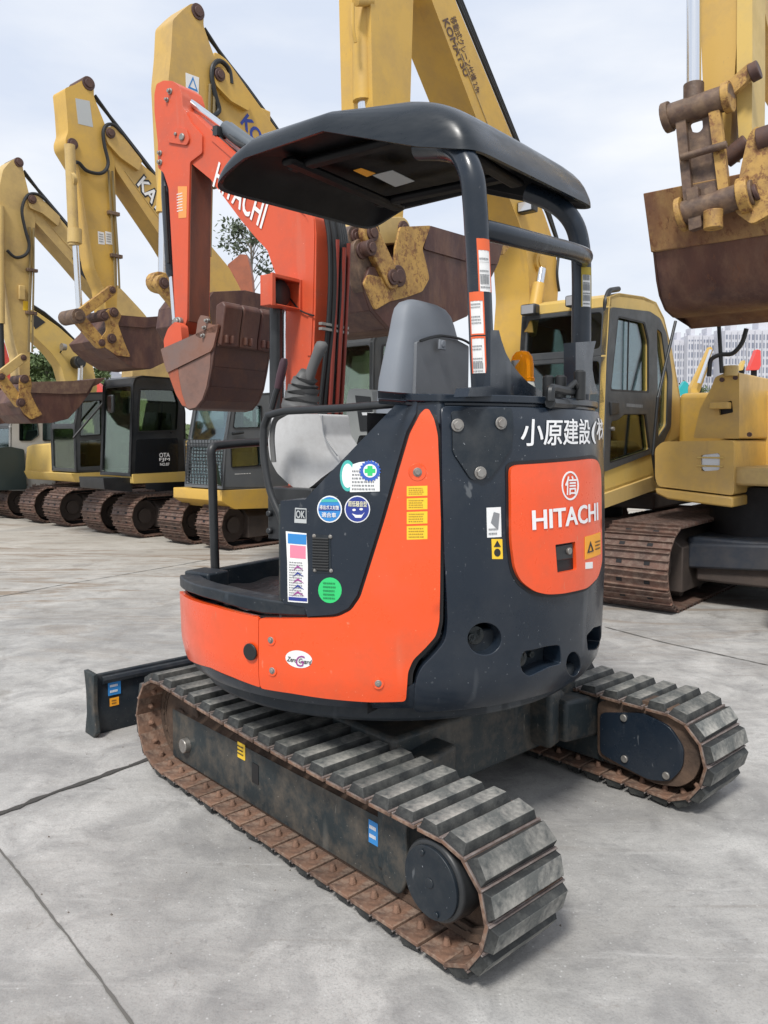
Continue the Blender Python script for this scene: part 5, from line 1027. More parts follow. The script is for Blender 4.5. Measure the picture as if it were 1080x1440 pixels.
# ---- grey-cabbed machine
fC, rC = machine(-1.89, 9.25, 'yellow excavator with mid-grey cab and white boom lettering, second big arm from the left')
big_track(fC, rC, .36); big_track(fC, rC, -.42); house(fC, rC, YEL[0], -1.3, -2.9, .58, -1.15, .72, 1.25)
cC = cab(fC, rC, .6, [(313, 688), (317, 625), (326, 566), (333, 556), (380, 552), (440, 556), (452, 600), (452, 688)], [[(331, 572), (368, 570), (368, 601), (327, 602)], [(324, 628), (331, 624), (366, 622), (368, 655), (325, 658)], [(380, 572), (430, 574), (434, 640), (380, 640)]], .74, GREYC, GREYC, GLASS, (0, 1), .05)
rb(fC, 'door_handle', (327, 610), (342, 608), .63, .018, BLACKM, cC)
P_ = [fC.B(u, v, .6) for u, v in ((330, 668), (362, 668), (362, 664), (330, 664))]; scribble('door_lettering', P_[0][0], P_[0][1], P_[1][0], P_[2][1], 1, lambda x, z, d: fC.w(x, .602+d, z), WHITE, cC, 4, .001, .7)
# wire guard over the lower windscreen
b = MB(); aF = fC.B(316, 640, .6)[0]+.03
for k in range(13): y = .58-k*.058; b.tube([fC.w(aF, y, .78), fC.w(aF+.02, y, 1.32)], .006, 4)
for k in range(14): z = .78+k*.0415; b.tube([fC.w(aF+.001*k, .58, z), fC.w(aF+.001*k, -.12, z)], .006, 4)
b.build('wire_guard', BLACKM, cC)
slab(fC, 'cab_skirt', [(312, 690), (452, 684), (452, 712), (330, 716), (312, 705)], .63, .95, YEL[1], rC, .01, .3, .01)
b = MB(); P_ = [fC.B(u, v, .64) for u, v in ((302, 680), (310, 683), (306, 660), (300, 640), (296, 642))]; b.prism([fC.w(x, .64, z) for x, z in P_], fC.w(0, .02, 0)-fC.w(0, 0, 0)); b.build('corner_guard', mat('dark_green_paint', (.03, .05, .035), .5), rC)
boC = slab(fC, 'boom', [(148, 180), (155, 177), (167, 187), (196, 228), (222, 250), (296, 345), (322, 376), (338, 406), (348, 440), (350, 540), (296, 540), (296, 450), (262, 392), (230, 339), (163, 239), (153, 205)], NB, .28, YEL[0], rC, .06, .2, .012)
tb = lambda fr: (lambda x, z, d: fr.w(x, NB+d, z))
text_mesh('lettering_outline', 'KATO', fC.B(191, 261, NB), fC.B(236, 319, NB), fC.B(203, 246, NB), tb(fC), INK, boC, .10, .002)
text_mesh('maker_lettering', 'KATO', fC.B(192.5, 260, NB), fC.B(234.5, 315.5, NB), fC.B(202.5, 248, NB), tb(fC), MATS['white_lettering'], boC, .035, .005)
aC = slab(fC, 'arm', [(91, 124), (105, 119), (119, 111), (127, 111), (132, 118), (132, 136), (148, 176), (161, 228), (163, 287), (165, 413), (164, 437), (150, 440), (146, 406), (133, 376), (122, 310), (111, 236), (93, 206), (92, 196), (96, 185), (94, 154)], NB+.01, .26, YEL[1], rC, .03, .2, .01)
pin(fC, 'pivot_pin', 125, 117, NB+.02, .075, .3, BUCK, aC); pin(fC, 'pivot_pin', 103, 202, NB+.03, .06, .1, BUCK, aC); pin(fC, 'pivot_pin', 157, 187, NB+.04, .07, .3, BUCK, aC)
st = slab(fC, 'pale_patch', [(106, 138), (126, 142), (131, 179), (110, 174)], NB+.012, .002, SILV, aC, 0, .3, 0)
for u in (137.5, 148): st = slab(fC, 'warning_sticker', [(u, 325), (u+9, 327), (u+10, 344), (u+1, 343)], NB+.012, .002, WHITE, aC, 0, .3, 0); q0, q1 = fC.B(u+1, 341, NB), fC.B(u+8, 329, NB); scribble('sticker_marks', q0[0], q0[1], q1[0], q1[1], 4, lambda x, z, d: fC.w(x, NB+.014+d, z), GINK, st, int(u), .001)
MB().tube(smooth_path([fC.w(x, NB+.05, z) for x, z in [fC.B(u, v, NB+.05) for u, v in ((172, 188), (160, 176), (150, 176), (145, 186), (147, 205), (152, 228), (148, 240), (138, 244), (122, 240), (112, 230), (107, 228))]]), .02, 8).build('hydraulic_hose', BLACK, aC)
for k in range(2): rod(fC, 'boom_pipe', [(133, 134+3*k), (170+2*k, 186), (212+2*k, 240), (226, 256)], NB-.05-.1*k, .02, BLACK, boC)
rb(fC, 'bucket_cylinder', (98, 204), (104, 345), NB+.06, .055, YEL[3], rC, 16); rb(fC, 'cylinder_collar', (99, 252), (104, 252), NB+.08, .07, YEL[3], rC, 14); rb(fC, 'cylinder_collar', (105, 322), (105, 342), NB+.06, .075, YEL[3], rC, 16); rb(fC, 'bucket_cylinder_rod', (106, 340), (112, 440), NB+.06, .034, CHROME, rC, 14)
CB = NB+.18
link(fC, 'side_link', ((112, 443), (158, 408)), CB-.02, .055, .05, YWORN, rC); link(fC, 'bucket_link', ((112, 446), (143, 482)), CB, .06, .09, YWORN, rC); pin(fC, 'link_pin', 111, 444, CB+.02, .08, .3, LK, rC)
bC = bucket(fC, [(168, 444), (205, 446), (246, 443), (243, 480), (235, 508), (212, 519), (187, 517), (165, 503), (148, 488), (142, 478), (158, 462)], CB, .7, MAROON, rC, 0, 2, .03)
slab(fC, 'mouth_edge_plate', [(168, 443), (205, 446), (246, 443), (245, 457), (205, 461), (166, 458)], CB+.012, .014, MAROON, bC, .01, .3, .003)
slab(fC, 'worn_ear_plate', [(146, 440), (154, 434), (166, 436), (171, 444), (166, 456), (176, 484), (184, 502), (165, 500), (148, 488), (142, 476), (150, 465)], CB+.013, .016, YWORN, bC, .02, .3, .003)
for u, v in ((161, 439), (147, 444), (158, 476)): pin(fC, 'bucket_pin', u, v, CB+.03, .055, .3, BUCK, rC)
# ---- black-cabbed machine
fB, rB = machine(-3.31, 10.4, 'yellow excavator with black cab lettered OTA, white logo on its boom')
big_track(fB, rB, .36); big_track(fB, rB, -.42); house(fB, rB, YEL[0], -1.3, -2.9, .58, -1.15, .74, 1.25)
BK = mat('black_cab_paint', (.012, .014, .017), .35, dirt=(.06, .06, .06), damt=.3)
cB = cab(fB, rB, .6, [(183, 670), (187, 540), (190, 531), (200, 528), (240, 531), (254, 540), (261, 580), (261, 670)], [[(196, 546), (246, 548), (252, 568), (250, 606), (193, 608)]], .74, BK, BK, GLASSD, (0, 1), .045)
slab(fB, 'door_lower_glass', [(192, 618), (250, 616), (250, 664), (190, 666)], .608, .006, mat('black_gloss', (.01, .011, .013), .12), cB, .03, .3)
for s, u0, u1, v0, v1 in (('OTA', 224, 238.5, 643, 637), ('FJM', 224, 238.5, 649.5, 644), ('NO.87', 225, 238, 655, 651)): text_mesh('cab_lettering', s, fB.B(u0, v0, .61), fB.B(u1, v0-.3, .61), fB.B(u0, v1, .61), lambda x, z, d: fB.w(x, .611+d, z), MATS['white_lettering'], cB, .03, .001)
x0 = fB.B(187, 560, .6)[0]+.1; q = fB.A(157, 568, x0); b = MB(); b.box(fB, x0-.02, x0+.03, q[0]-.06, q[0]+.06, q[1]-.12, q[1]+.12); b.build('mirror', BLACKM, cB, bevel=.02); b = MB(); b.box(fB, x0+.03, x0+.034, q[0]-.045, q[0]+.045, q[1]-.1, q[1]+.1); b.build('mirror_glass', CHROME, cB)
slab(fB, 'cab_skirt', [(187, 667), (262, 663), (262, 677), (188, 680)], .63, .3, YEL[2], rB, .01, .3, .01); slab(fB, 'step_plate', [(145, 672), (186, 672), (186, 692), (147, 688)], .55, .6, BK, rB, .01, .3, .01)
boB = slab(fB, 'boom', [(38, 270), (48, 273), (67, 287), (96, 321), (130, 365), (174, 410), (200, 438), (232, 478), (240, 505), (238, 560), (184, 560), (188, 500), (180, 470), (144, 421), (100, 369), (44, 306), (36, 288)], NB, .28, YEL[3], rB, .06, .2, .012)
slab(fB, 'dark_logo_patch', [(101, 362), (112, 366), (141, 398), (150, 412), (144, 416), (112, 384)], NB+.004, .004, INK, boB, 0, .3, 0)
text_mesh('boom_lettering', 'CAT', fB.B(117, 386, NB), fB.B(144, 420, NB), fB.B(126, 376, NB), tb(fB), MATS['white_lettering'], boB, .05, .008)
aB = slab(fB, 'arm', [(-6, 300), (0, 258), (4, 239), (15, 226), (24, 222), (31, 228), (33, 240), (41, 273), (50, 310), (46, 376), (43, 450), (42, 530), (28, 532), (26, 500), (20, 480), (8, 402), (4, 360), (0, 340)], NB+.01, .26, YEL[3], rB, .03, .2, .01)
pin(fB, 'pivot_pin', 27, 228, NB+.02, .06, .3, BUCK, aB); st = slab(fB, 'warning_sticker', [(32.5, 423), (40, 424), (40, 437), (32.5, 436)], NB+.012, .002, YST, aB, 0, .3, 0)
b = MB(); x, z = fB.B(29, 412, NB); b.box(fB, x-.04, x+.04, NB+.01, NB+.05, z-.09, z+.09); b.build('junction_box', YEL[3], aB, bevel=.01)
MB().tube(smooth_path([fB.w(x, NB+.05, z) for x, z in [fB.B(u, v, NB+.05) for u, v in ((65, 282), (52, 273), (40, 274), (33, 285), (31, 300), (36, 325), (41, 345), (36, 358), (22, 362), (10, 352))]]), .02, 8).build('hydraulic_hose', BLACK, aB)
for k in range(2): rod(fB, 'boom_pipe', [(33, 240+3*k), (66+2*k, 284), (98+2*k, 322), (132, 366)], NB-.05-.1*k, .02, BLACK, boB)
rod(fB, 'bucket_cylinder', [(0, 290), (0, 370), (1, 455)], NB+.02, .05, YEL[3], rB); rod(fB, 'bucket_cylinder_rod', [(1, 455), (3, 520)], NB+.02, .034, BLACK, rB)
ABn = NB+.18
link(fB, 'side_link', ((2, 527), (33, 503)), ABn-.02, .055, .05, YEL[3], rB); link(fB, 'bucket_link', ((2, 530), (29, 566)), ABn, .06, .09, YWORN, rB)
bB = bucket(fB, [(44, 538), (90, 537), (137, 533), (128, 550), (112, 572), (96, 589), (72, 595), (44, 595), (32, 583), (25, 566), (32, 550)], ABn, .7, MAROON, rB, 0, 2, .03)
slab(fB, 'mouth_edge_plate', [(43, 537), (90, 536), (134, 534), (122, 553), (90, 554), (43, 552)], ABn+.012, .014, mat('dusty_maroon', (.13, .075, .055), .65, dirt=(.3, .2, .12), damt=.6, dscale=12), bB, .01, .3, .003)
slab(fB, 'worn_ear_plate', [(27, 540), (28, 530), (36, 526), (43, 530), (45, 542), (43, 553), (52, 572), (60, 583), (44, 590), (34, 582), (24, 566), (27, 552)], ABn+.013, .016, YWORN, bB, .02, .3, .003)
for u, v in ((35, 533), (30, 566)): pin(fB, 'bucket_pin', u, v, ABn+.03, .055, .3, BUCK, rB)
for k in range(4):
    y = ABn-k*.18; x0, z0 = fB.B(128, 537, ABn); b = MB(); b.prism([fB.w(x0+.05, y, z0-.10), fB.w(x0-.12, y, z0-.02), fB.w(x0-.22, y, z0+.07), fB.w(x0+.02, y, z0+.03)], fB.w(0, -.10, 0)-fB.w(0, 0, 0)); b.build('bucket_tooth', MAROON, bB, bevel=.006)
# ---- arched boom machine
fA, rA = machine(-4.8, 11.7, 'pale yellow excavator with short arched boom carrying a small lamp, behind the leftmost toothed bucket')
big_track(fA, rA, .36); big_track(fA, rA, -.42); house(fA, rA, YEL[2], -1.4, -2.9, .58, -1.15, .78, 1.3)
cA = cab(fA, rA, .6, [(107, 664), (105, 600), (112, 556), (120, 552), (150, 551), (185, 553), (192, 600), (192, 664)], [[(115, 564), (143, 562), (144, 612), (112, 614)], [(150, 564), (180, 565), (184, 620), (150, 620)], [(113, 620), (144, 618), (144, 655), (113, 657)]], .74, DOORG, DOORG, GLASSD, (0, 1), .05)
rb(fA, 'grab_rail', (103, 616), (146, 565), .68, .018, BLACKM, rA)
b = MB(); a_ = -.25; q = [fA.A(u, v, a_) for u, v in ((34, 668), (37, 628), (44, 625), (70, 623), (74, 668))]; b.prism([fA.w(a_, y, z) for y, z in q], fA.w(-.7, 0, 0)-fA.w(0, 0, 0)); b.build('tool_box', YEL[2], rA, bevel=.03, seg=3)
slab(fA, 'cab_skirt', [(100, 666), (192, 662), (192, 676), (106, 678)], .63, 1.5, YEL[2], rA, .01, .3, .01)
boA = slab(fA, 'boom', [(-20, 400), (0, 424), (50, 437), (83, 460), (117, 490), (130, 512), (137, 545), (130, 590), (92, 590), (94, 545), (86, 515), (72, 496), (46, 471), (17, 449), (0, 436), (-20, 420)], NB, .28, YEL[2], rA, .05, .2, .012)
slab(fA, 'dark_logo_patch', [(47, 440), (64, 453), (50, 463), (44, 452)], NB+.004, .004, INK, boA, 0, .3, 0)
b = MB(); x, z = fA.B(89, 488, NB+.1); b.tube([fA.w(x-.04, NB+.1, z), fA.w(x+.03, NB+.1, z)], [.05, .06], 16); lmA = b.build('boom_lamp', STEEL, boA); b = MB(); b.tube([fA.w(x, NB, z-.08), fA.w(x, NB+.1, z)], .012, 6); b.build('lamp_bracket', BLACKM, lmA)
rb(fA, 'boom_cylinder_rod', (113, 512), (111, 560), NB+.1, .045, CHROME, rA, 14); pin(fA, 'boom_pin', 113, 509, NB+.14, .10, .16, BLACKM, rA)
for k in range(2): rod(fA, 'boom_pipe', [(46, 430+3*k), (62, 440+3*k), (86, 460+2*k), (110, 484), (119, 494)], NB-.04-.1*k, .025, BLACK, boA)
bA = bucket(fA, [(-40, 540), (-10, 545), (2, 546), (16, 562), (29, 575), (24, 586), (14, 595), (-10, 597), (-35, 590)], NB+.18, .7, MAROON, rA, 0, 2, .03)
slab(fA, 'arm', [(-70, 300), (-40, 290), (-22, 380), (-24, 540), (-44, 540), (-58, 400)], NB+.01, .26, YEL[2], rA, .03, .3, .01)
# ---- leftmost, red boom and a dozer blade
fR, rR = machine(-6.15, 12.9, 'dark excavator at the left edge with red boom, white cab side and dozer blade')
big_track(fR, rR, .36); big_track(fR, rR, -.42); house(fR, rR, mat('dark_green_grey_paint', (.035, .05, .05), .4), -1.2, -2.8, .58, -1.15, .72, 1.25)
cR = cab(fR, rR, .6, [(14, 690), (14, 600), (20, 560), (30, 552), (72, 556), (78, 600), (78, 690)], [[(27, 590), (52, 590), (55, 612), (44, 620), (27, 620)], [(60, 575), (74, 575), (74, 620), (60, 620)]], .74, mat('white_cab_paint', (.5, .5, .49), .4, dirt=(.3, .3, .28), damt=.3), DOORG, GLASS, (0, 1), .05)
slab(fR, 'cab_lower_cover', [(-8, 630), (14, 628), (34, 632), (38, 688), (-8, 690)], .64, .9, MATS['dark_green_grey_paint'], rR, .03, .3, .02)
slab(fR, 'boom', [(-30, 440), (-5, 462), (6, 480), (14, 508), (15, 560), (12, 620), (-20, 620), (-24, 540), (-40, 470)], NB, .28, REDP, rR, .05, .2, .012)
aa = .75; b = MB(); q = [(aa-.03, .02), (aa-.10, .2), (aa-.08, .38), (aa, .5), (aa+.03, .5), (aa-.03, .38), (aa-.05, .2), (aa+.02, .02)]; b.prism([fR.w(x, .62, z) for x, z in q], fR.w(0, -2.0, 0)-fR.w(0, 0, 0)); b.build('dozer_blade', STEEL, rR, bevel=.01)
for y in (.2, -.8): b = MB(); b.prism([fR.w(-.7, y, .32), fR.w(aa-.05, y, .15), fR.w(aa-.05, y, .28), fR.w(-.7, y, .45)], fR.w(0, .1, 0)-fR.w(0, 0, 0)); b.build('blade_arm', BLACKM, rR, bevel=.01)
hd = slab(fC, 'boom_head', [(146, 186), (150, 179), (158, 177), (167, 184), (200, 226), (196, 240), (170, 222), (152, 202)], NB+.05, .05, YEL[0], boC, .02, .2, .01); pin(fC, 'pivot_pin', 156, 187, NB+.07, .055, .05, BUCK, hd)
hd = slab(fB, 'boom_head', [(38, 280), (41, 273), (48, 271), (56, 277), (85, 305), (82, 318), (60, 300), (42, 292)], NB+.05, .05, YEL[3], boB, .02, .2, .01); pin(fB, 'pivot_pin', 46, 280, NB+.07, .055, .05, BUCK, hd)
hd = slab(fD, 'boom_head', [(300, 106), (303, 98), (311, 95), (320, 101), (352, 140), (350, 156), (325, 142), (304, 120)], NB+.05, .05, YEL[1], boD, .02, .2, .01); pin(fD, 'pivot_pin', 310, 105, NB+.07, .055, .05, BUCK, hd)
for fr, ar, pts in ((fC, aC, ((150, 240), (154, 300), (158, 360), (160, 405))), (fD, aD, ((292, 120), (290, 190), (288, 260), (286, 360))), (fB, aB, ((40, 320), (40, 380), (39, 440), (38, 495)))):
    for k in range(2): MB().tube(smooth_path([fr.w(x-.05*k, NB+.035, z) for x, z in [fr.B(u, v, NB) for u, v in pts]]), .013, 6).build('grease_line', mat('dull_pipe', (.20, .15, .07), .5), ar)
    for u, v in pts[1:3]:
        x, z = fr.B(u, v, NB); b = MB(); b.box(fr, x-.10, x+.04, NB+.005, NB+.055, z-.02, z+.02); b.build('line_clamp', LK, ar, bevel=.004)
for fr, bo, pts in ((fC, boC, ((175, 240), (200, 275), (222, 305), (250, 350))), (fB, boB, ((60, 305), (90, 340), (120, 372), (150, 405))), (fD, boD, ((345, 190), (380, 240), (410, 285), (440, 330))), (fE, boE, ((640, 60), (668, 130), (695, 200), (722, 265)))):
    for i in range(3):
        x0, z0 = fr.B(*pts[i], NB); x1, z1 = fr.B(*pts[i+1], NB); b = MB(); b.tube([fr.w(x0, NB+.002, z0), fr.w(x1, NB+.002, z1)], .006, 5); b.build('weld_seam', YEL[3], bo)
# =================================================================== FAR BACKGROUND
def far(u, D): return ((u-540)/FPX*D*1.0, D)
def fz(v, D): return EYE+(615-v)/FPX*D
def leafmat(name, c1, c2):
    m = mat(name, c1, .6, col2=c2, c2scale=6, ravar=0); m.node_tree.nodes['Principled BSDF'].inputs['Subsurface Weight'].default_value = 0; return m
LEAF = leafmat('dark_foliage', (.045, .075, .022), (.10, .14, .045)); LEAF2 = leafmat('grey_green_foliage', (.05, .07, .04), (.09, .115, .06)); BARK = mat('grey_bark', (.16, .14, .12), .9, bump=.3)
def tree(x, y, h, cr, cz0, n, leaf, label, m, seed, sparse=1.0, name='tree', tr=.12, clumps=26):
    rnd = random.Random(seed); r = empty(name, (x, y, 0)); tag(r, label, 'tree')
    b = MB(); top = Vector((x+rnd.uniform(-.1, .1), y, h*.93)); b.tube(smooth_path([(x, y, 0), (x+tr*.5, y, h*.4), top]), [tr]*6+[tr*.6]*6+[tr*.15], 8)
    cl = []
    for i in range(clumps):
        a = rnd.uniform(0, 2*math.pi); k = rnd.random(); z = cz0+(h-cz0)*k; rr = cr*math.sqrt(max(.05, 1-(2*k-1)**2*.8))*rnd.uniform(.35, 1)
        c = Vector((x+rr*math.cos(a), y+rr*math.sin(a), z)); cl.append((c, cr*rnd.uniform(.16, .36))); z0 = max(h*.25, z-cr*.7); b.tube([(x, y, z0), c], [tr*.3, tr*.06], 5)
    b.build('trunk', BARK, r)
    b = MB()
    for c, rad in cl:
        for _ in range(int(n/clumps*sparse)):
            p = c+Vector((rnd.gauss(0, 1), rnd.gauss(0, 1), rnd.gauss(0, .7)))*rad*.6; u_ = Vector((rnd.uniform(-1, 1), rnd.uniform(-1, 1), rnd.uniform(-1, 1))).normalized(); w_ = u_.orthogonal().normalized(); s_ = leaf*rnd.uniform(.6, 1.3)
            b.add([p-u_*s_, p+w_*s_*.45, p+u_*s_, p-w_*s_*.45], [(0, 1, 2, 3)])
    b.build('crown', m, r)
x, y = far(357, 30); tree(x, y, fz(288, 30), 1.25, fz(385, 30), 1500, .10, 'slender tree with sparse crown behind the orange boom', LEAF2, 3, name='eucalyptus_tree', tr=.07, clumps=26)
for i, (u, D, vt, cr, lab) in enumerate(((28, 46, 514, 1.3, 'low bushy tree at the left end of the far clump'), (50, 46, 503, 1.5, 'tallest round tree in the far clump above the left buckets'), (74, 45, 506, 1.4, 'round tree at the right end of the far left clump'), (144, 60, 514, .9, 'small dark tree beside the far grey building'), (975, 70, 548, 2.2, 'dark tree below the pale towers'), (935, 72, 552, 2.2, 'dark tree glimpsed behind the yellow-roofed cab'))):
    x, y = far(u, D); h = fz(vt, D); tree(x, y, h, cr, h*.35, 4200, .16, lab, LEAF, 20+i, name='broadleaf_tree', tr=.14, clumps=60)
TW = mat('pale_tower_render', (.56, .57, .61), .8, col2=(.50, .50, .55), c2scale=.05, ravar=0)
def winmat():
    m = bpy.data.materials.new('tower_window_bay'); m.use_nodes = True; nt = m.node_tree; N = nt.nodes; L = nt.links; bs = N['Principled BSDF']
    tc = N.new('ShaderNodeTexCoord'); sx = N.new('ShaderNodeSeparateXYZ'); L.new(tc.outputs['Object'], sx.inputs[0])
    w_ = N.new('ShaderNodeMath'); w_.operation = 'MULTIPLY'; w_.inputs[1].default_value = 1/3.0; L.new(sx.outputs[2], w_.inputs[0]); f = N.new('ShaderNodeMath'); f.operation = 'FRACT'; L.new(w_.outputs[0], f.inputs[0])
    c = N.new('ShaderNodeMath'); c.operation = 'GREATER_THAN'; c.inputs[1].default_value = .32; L.new(f.outputs[0], c.inputs[0])
    x = N.new('ShaderNodeMix'); x.data_type = 'RGBA'; L.new(c.outputs[0], x.inputs['Factor']); x.inputs[6].default_value = (.50, .51, .55, 1); x.inputs[7].default_value = (.20, .22, .28, 1); L.new(x.outputs[2], bs.inputs['Base Color']); bs.inputs['Roughness'].default_value = .4
    return m
WB = winmat()
def tower(u0, u1, vt, D, label, bays, seed, grp='residential towers beyond the yard'):
    rnd = random.Random(seed); x0, x1 = (u0-540)/FPX*D, (u1-540)/FPX*D; h = fz(vt, D); r = empty('residential_tower', ((x0+x1)/2, D+8, 0)); tag(r, label, 'tower', grp)
    fr = Frame(x0, D, 0)                     # a = depth, b = -x
    b = MB(); b.box(fr, 0, 16, -(x1-x0), 0, 0, h); wl = b.build('wall', TW, r)
    b = MB(); b.box(fr, 3, 8, -(x1-x0)*.7, -(x1-x0)*.4, h, h+3.2); b.box(fr, 5, 6, -(x1-x0)*.25, -(x1-x0)*.15, h, h+1.5); b.build('roof_structure', TW, r)
    W = x1-x0; p = W/bays
    for k in range(bays):
        b = MB(); ww = p*rnd.choice((.35, .5, .42)); c = p*(k+.5); b.box(fr, -.25, .3, -(c+ww/2), -(c-ww/2), 2, h-1.6); b.build('window_bay', WB, r)
    for k in range(bays-1):
        if k % 2: b = MB(); b.box(fr, -.8, .2, -(p*(k+1)+p*.09), -(p*(k+1)-p*.09), 0, h-.5); b.build('wall_pier', TW, r)
for i, a in enumerate(((862, 884, 486, 300, 'pale tower seen through the left half of the yellow-roofed cab window', 5), (885, 908, 490, 300, 'pale tower seen through the right half of the yellow-roofed cab window', 5), (912, 944, 484, 305, 'pale tower hidden mostly behind the rear pillar of the cab', 6), (945, 964, 479, 300, 'lowest pale tower, just right of the cab rear', 5), (964, 984, 473, 296, 'pale tower second right of the cab, with rooftop box', 5), (985, 1009, 473, 300, 'pale tower third right of the cab, behind the thin vertical rod', 6), (1009, 1016, 475, 310, 'narrow tower slice between the two taller blocks', 2), (1016, 1046, 466, 290, 'tall pale tower left of the curved black rail end', 7), (1047, 1098, 465, 292, 'tallest pale tower at the right edge of the view', 10))): tower(*a, i)
for u0, u1, vt, D, lab in ((138, 147, 525, 150, 'small dark grey block far behind the black cab'), (146, 154, 522, 160, 'small pale grey block far behind the black cab')): tower(u0, u1, vt, D, lab, 2, 3, 'far grey blocks on the left')
# distant booms beyond the yard, a pale container
def far_boom(pts, D, m, label, thick=.25, cyl=None):
    r = empty('distant_excavator_boom', (*far(pts[0][0], D), 0)); tag(r, label, 'excavator boom', 'booms far behind on the right'); fr = Frame(0, D, 90)       # a = +x, b towards far side
    P_ = [((u-540)/FPX*D, fz(v, D)) for u, v in pts]; plate('boom_beam', round_poly(P_, .03), lambda x, z, d: Vector((x, D-d, z)), thick, m, r, step=1, bevel=.02)
    if cyl: b = MB(); b.tube([((u-540)/FPX*D, D-.15, fz(v, D)) for u, v in cyl], .06, 8); b.build('cylinder', CHROME, r)
    (u0, v0), = pts[-1:]; b = MB(); xx = (u0-540)/FPX*D; xx += .12; b.tube([(xx, D+.2, 0), (xx, D+.2, fz(v0, D)+.02)], .1, 8); b.build('boom_foot', DARK, r)
far_boom([(996, 488), (999, 492), (992, 522), (982, 552), (970, 560), (970, 545), (978, 528)], 24, YEL[1], 'yellow boom pointing up in front of the pale towers', cyl=((994, 494), (978, 540)))
far_boom([(953, 548), (961, 536), (966, 540), (965, 560), (955, 562)], 28, mat('cyan_paint', (.02, .36, .38), .5), 'cyan boom tip behind the cab')
far_boom([(1061, 492), (1066, 494), (1067, 515), (1064, 521), (1050, 521), (1056, 506)], 26, mat('bright_red_paint', (.70, .07, .06), .45), 'red boom tip above the upper tool box')
far_boom([(1043, 507), (1045, 509), (1042, 521), (1036, 522), (1039, 514)], 30, YEL[2], 'small pale yellow boom tip left of the red one')
far_boom([(341, 361), (350, 362), (356, 390), (358, 420), (340, 420), (332, 392), (322, 376)], 13.5, mat('rusty_orange_boom', (.33, .10, .05), .6, dirt=(.15, .06, .04), damt=.7), 'rusty red boom behind the orange boom and bucket')
far_boom([(134, 536), (141, 540), (148, 551), (150, 560), (128, 560), (128, 548)], 20, REDP, 'red boom top behind the black cab roof')
b = MB(); x0, D = (948-540)/FPX*11, 11.; fr = Frame(0, 0, 0); r = empty('pale_container', (x0+.4, D, 0)); tag(r, 'pale grey site cabinet with louvred side, behind the yellow-roofed cab', 'cabinet')
b.box(fr, D, D+1.2, -(x0+.9), -x0, 0, fz(557, D)); b.build('cabinet_body', mat('pale_grey_paint', (.45, .46, .47), .5, dirt=(.3, .3, .29), damt=.4), r, bevel=.03)
for k in range(4): b = MB(); z = fz(571+k*12, D); b.box(fr, D-.02, D+.02, -(x0+.32), -(x0+.12), z-.045, z+.045); b.build('cabinet_louvre', DARK, r)

# a far belt of shrubs closes the yard all round
rnd = random.Random(77); b = MB()
for i in range(15000):
    u_ = rnd.random(); an = R(-62+150*u_-13); D = 105+rnd.uniform(-3, 3); hh = 2.6+.8*math.sin(an*23)+.5*math.sin(an*61)
    p = Vector((math.sin(an)*D, math.cos(an)*D, rnd.random()**.8*hh)); u1 = Vector((rnd.uniform(-1, 1), rnd.uniform(-1, 1), rnd.uniform(-1, 1))).normalized(); w1 = u1.orthogonal().normalized(); z_ = rnd.uniform(.35, .8)
    b.add([p-u1*z_, p+w1*z_*.7, p+u1*z_, p-w1*z_*.7], [(0, 1, 2, 3)])
tag(b.build('shrub_belt', LEAF), kind='stuff')
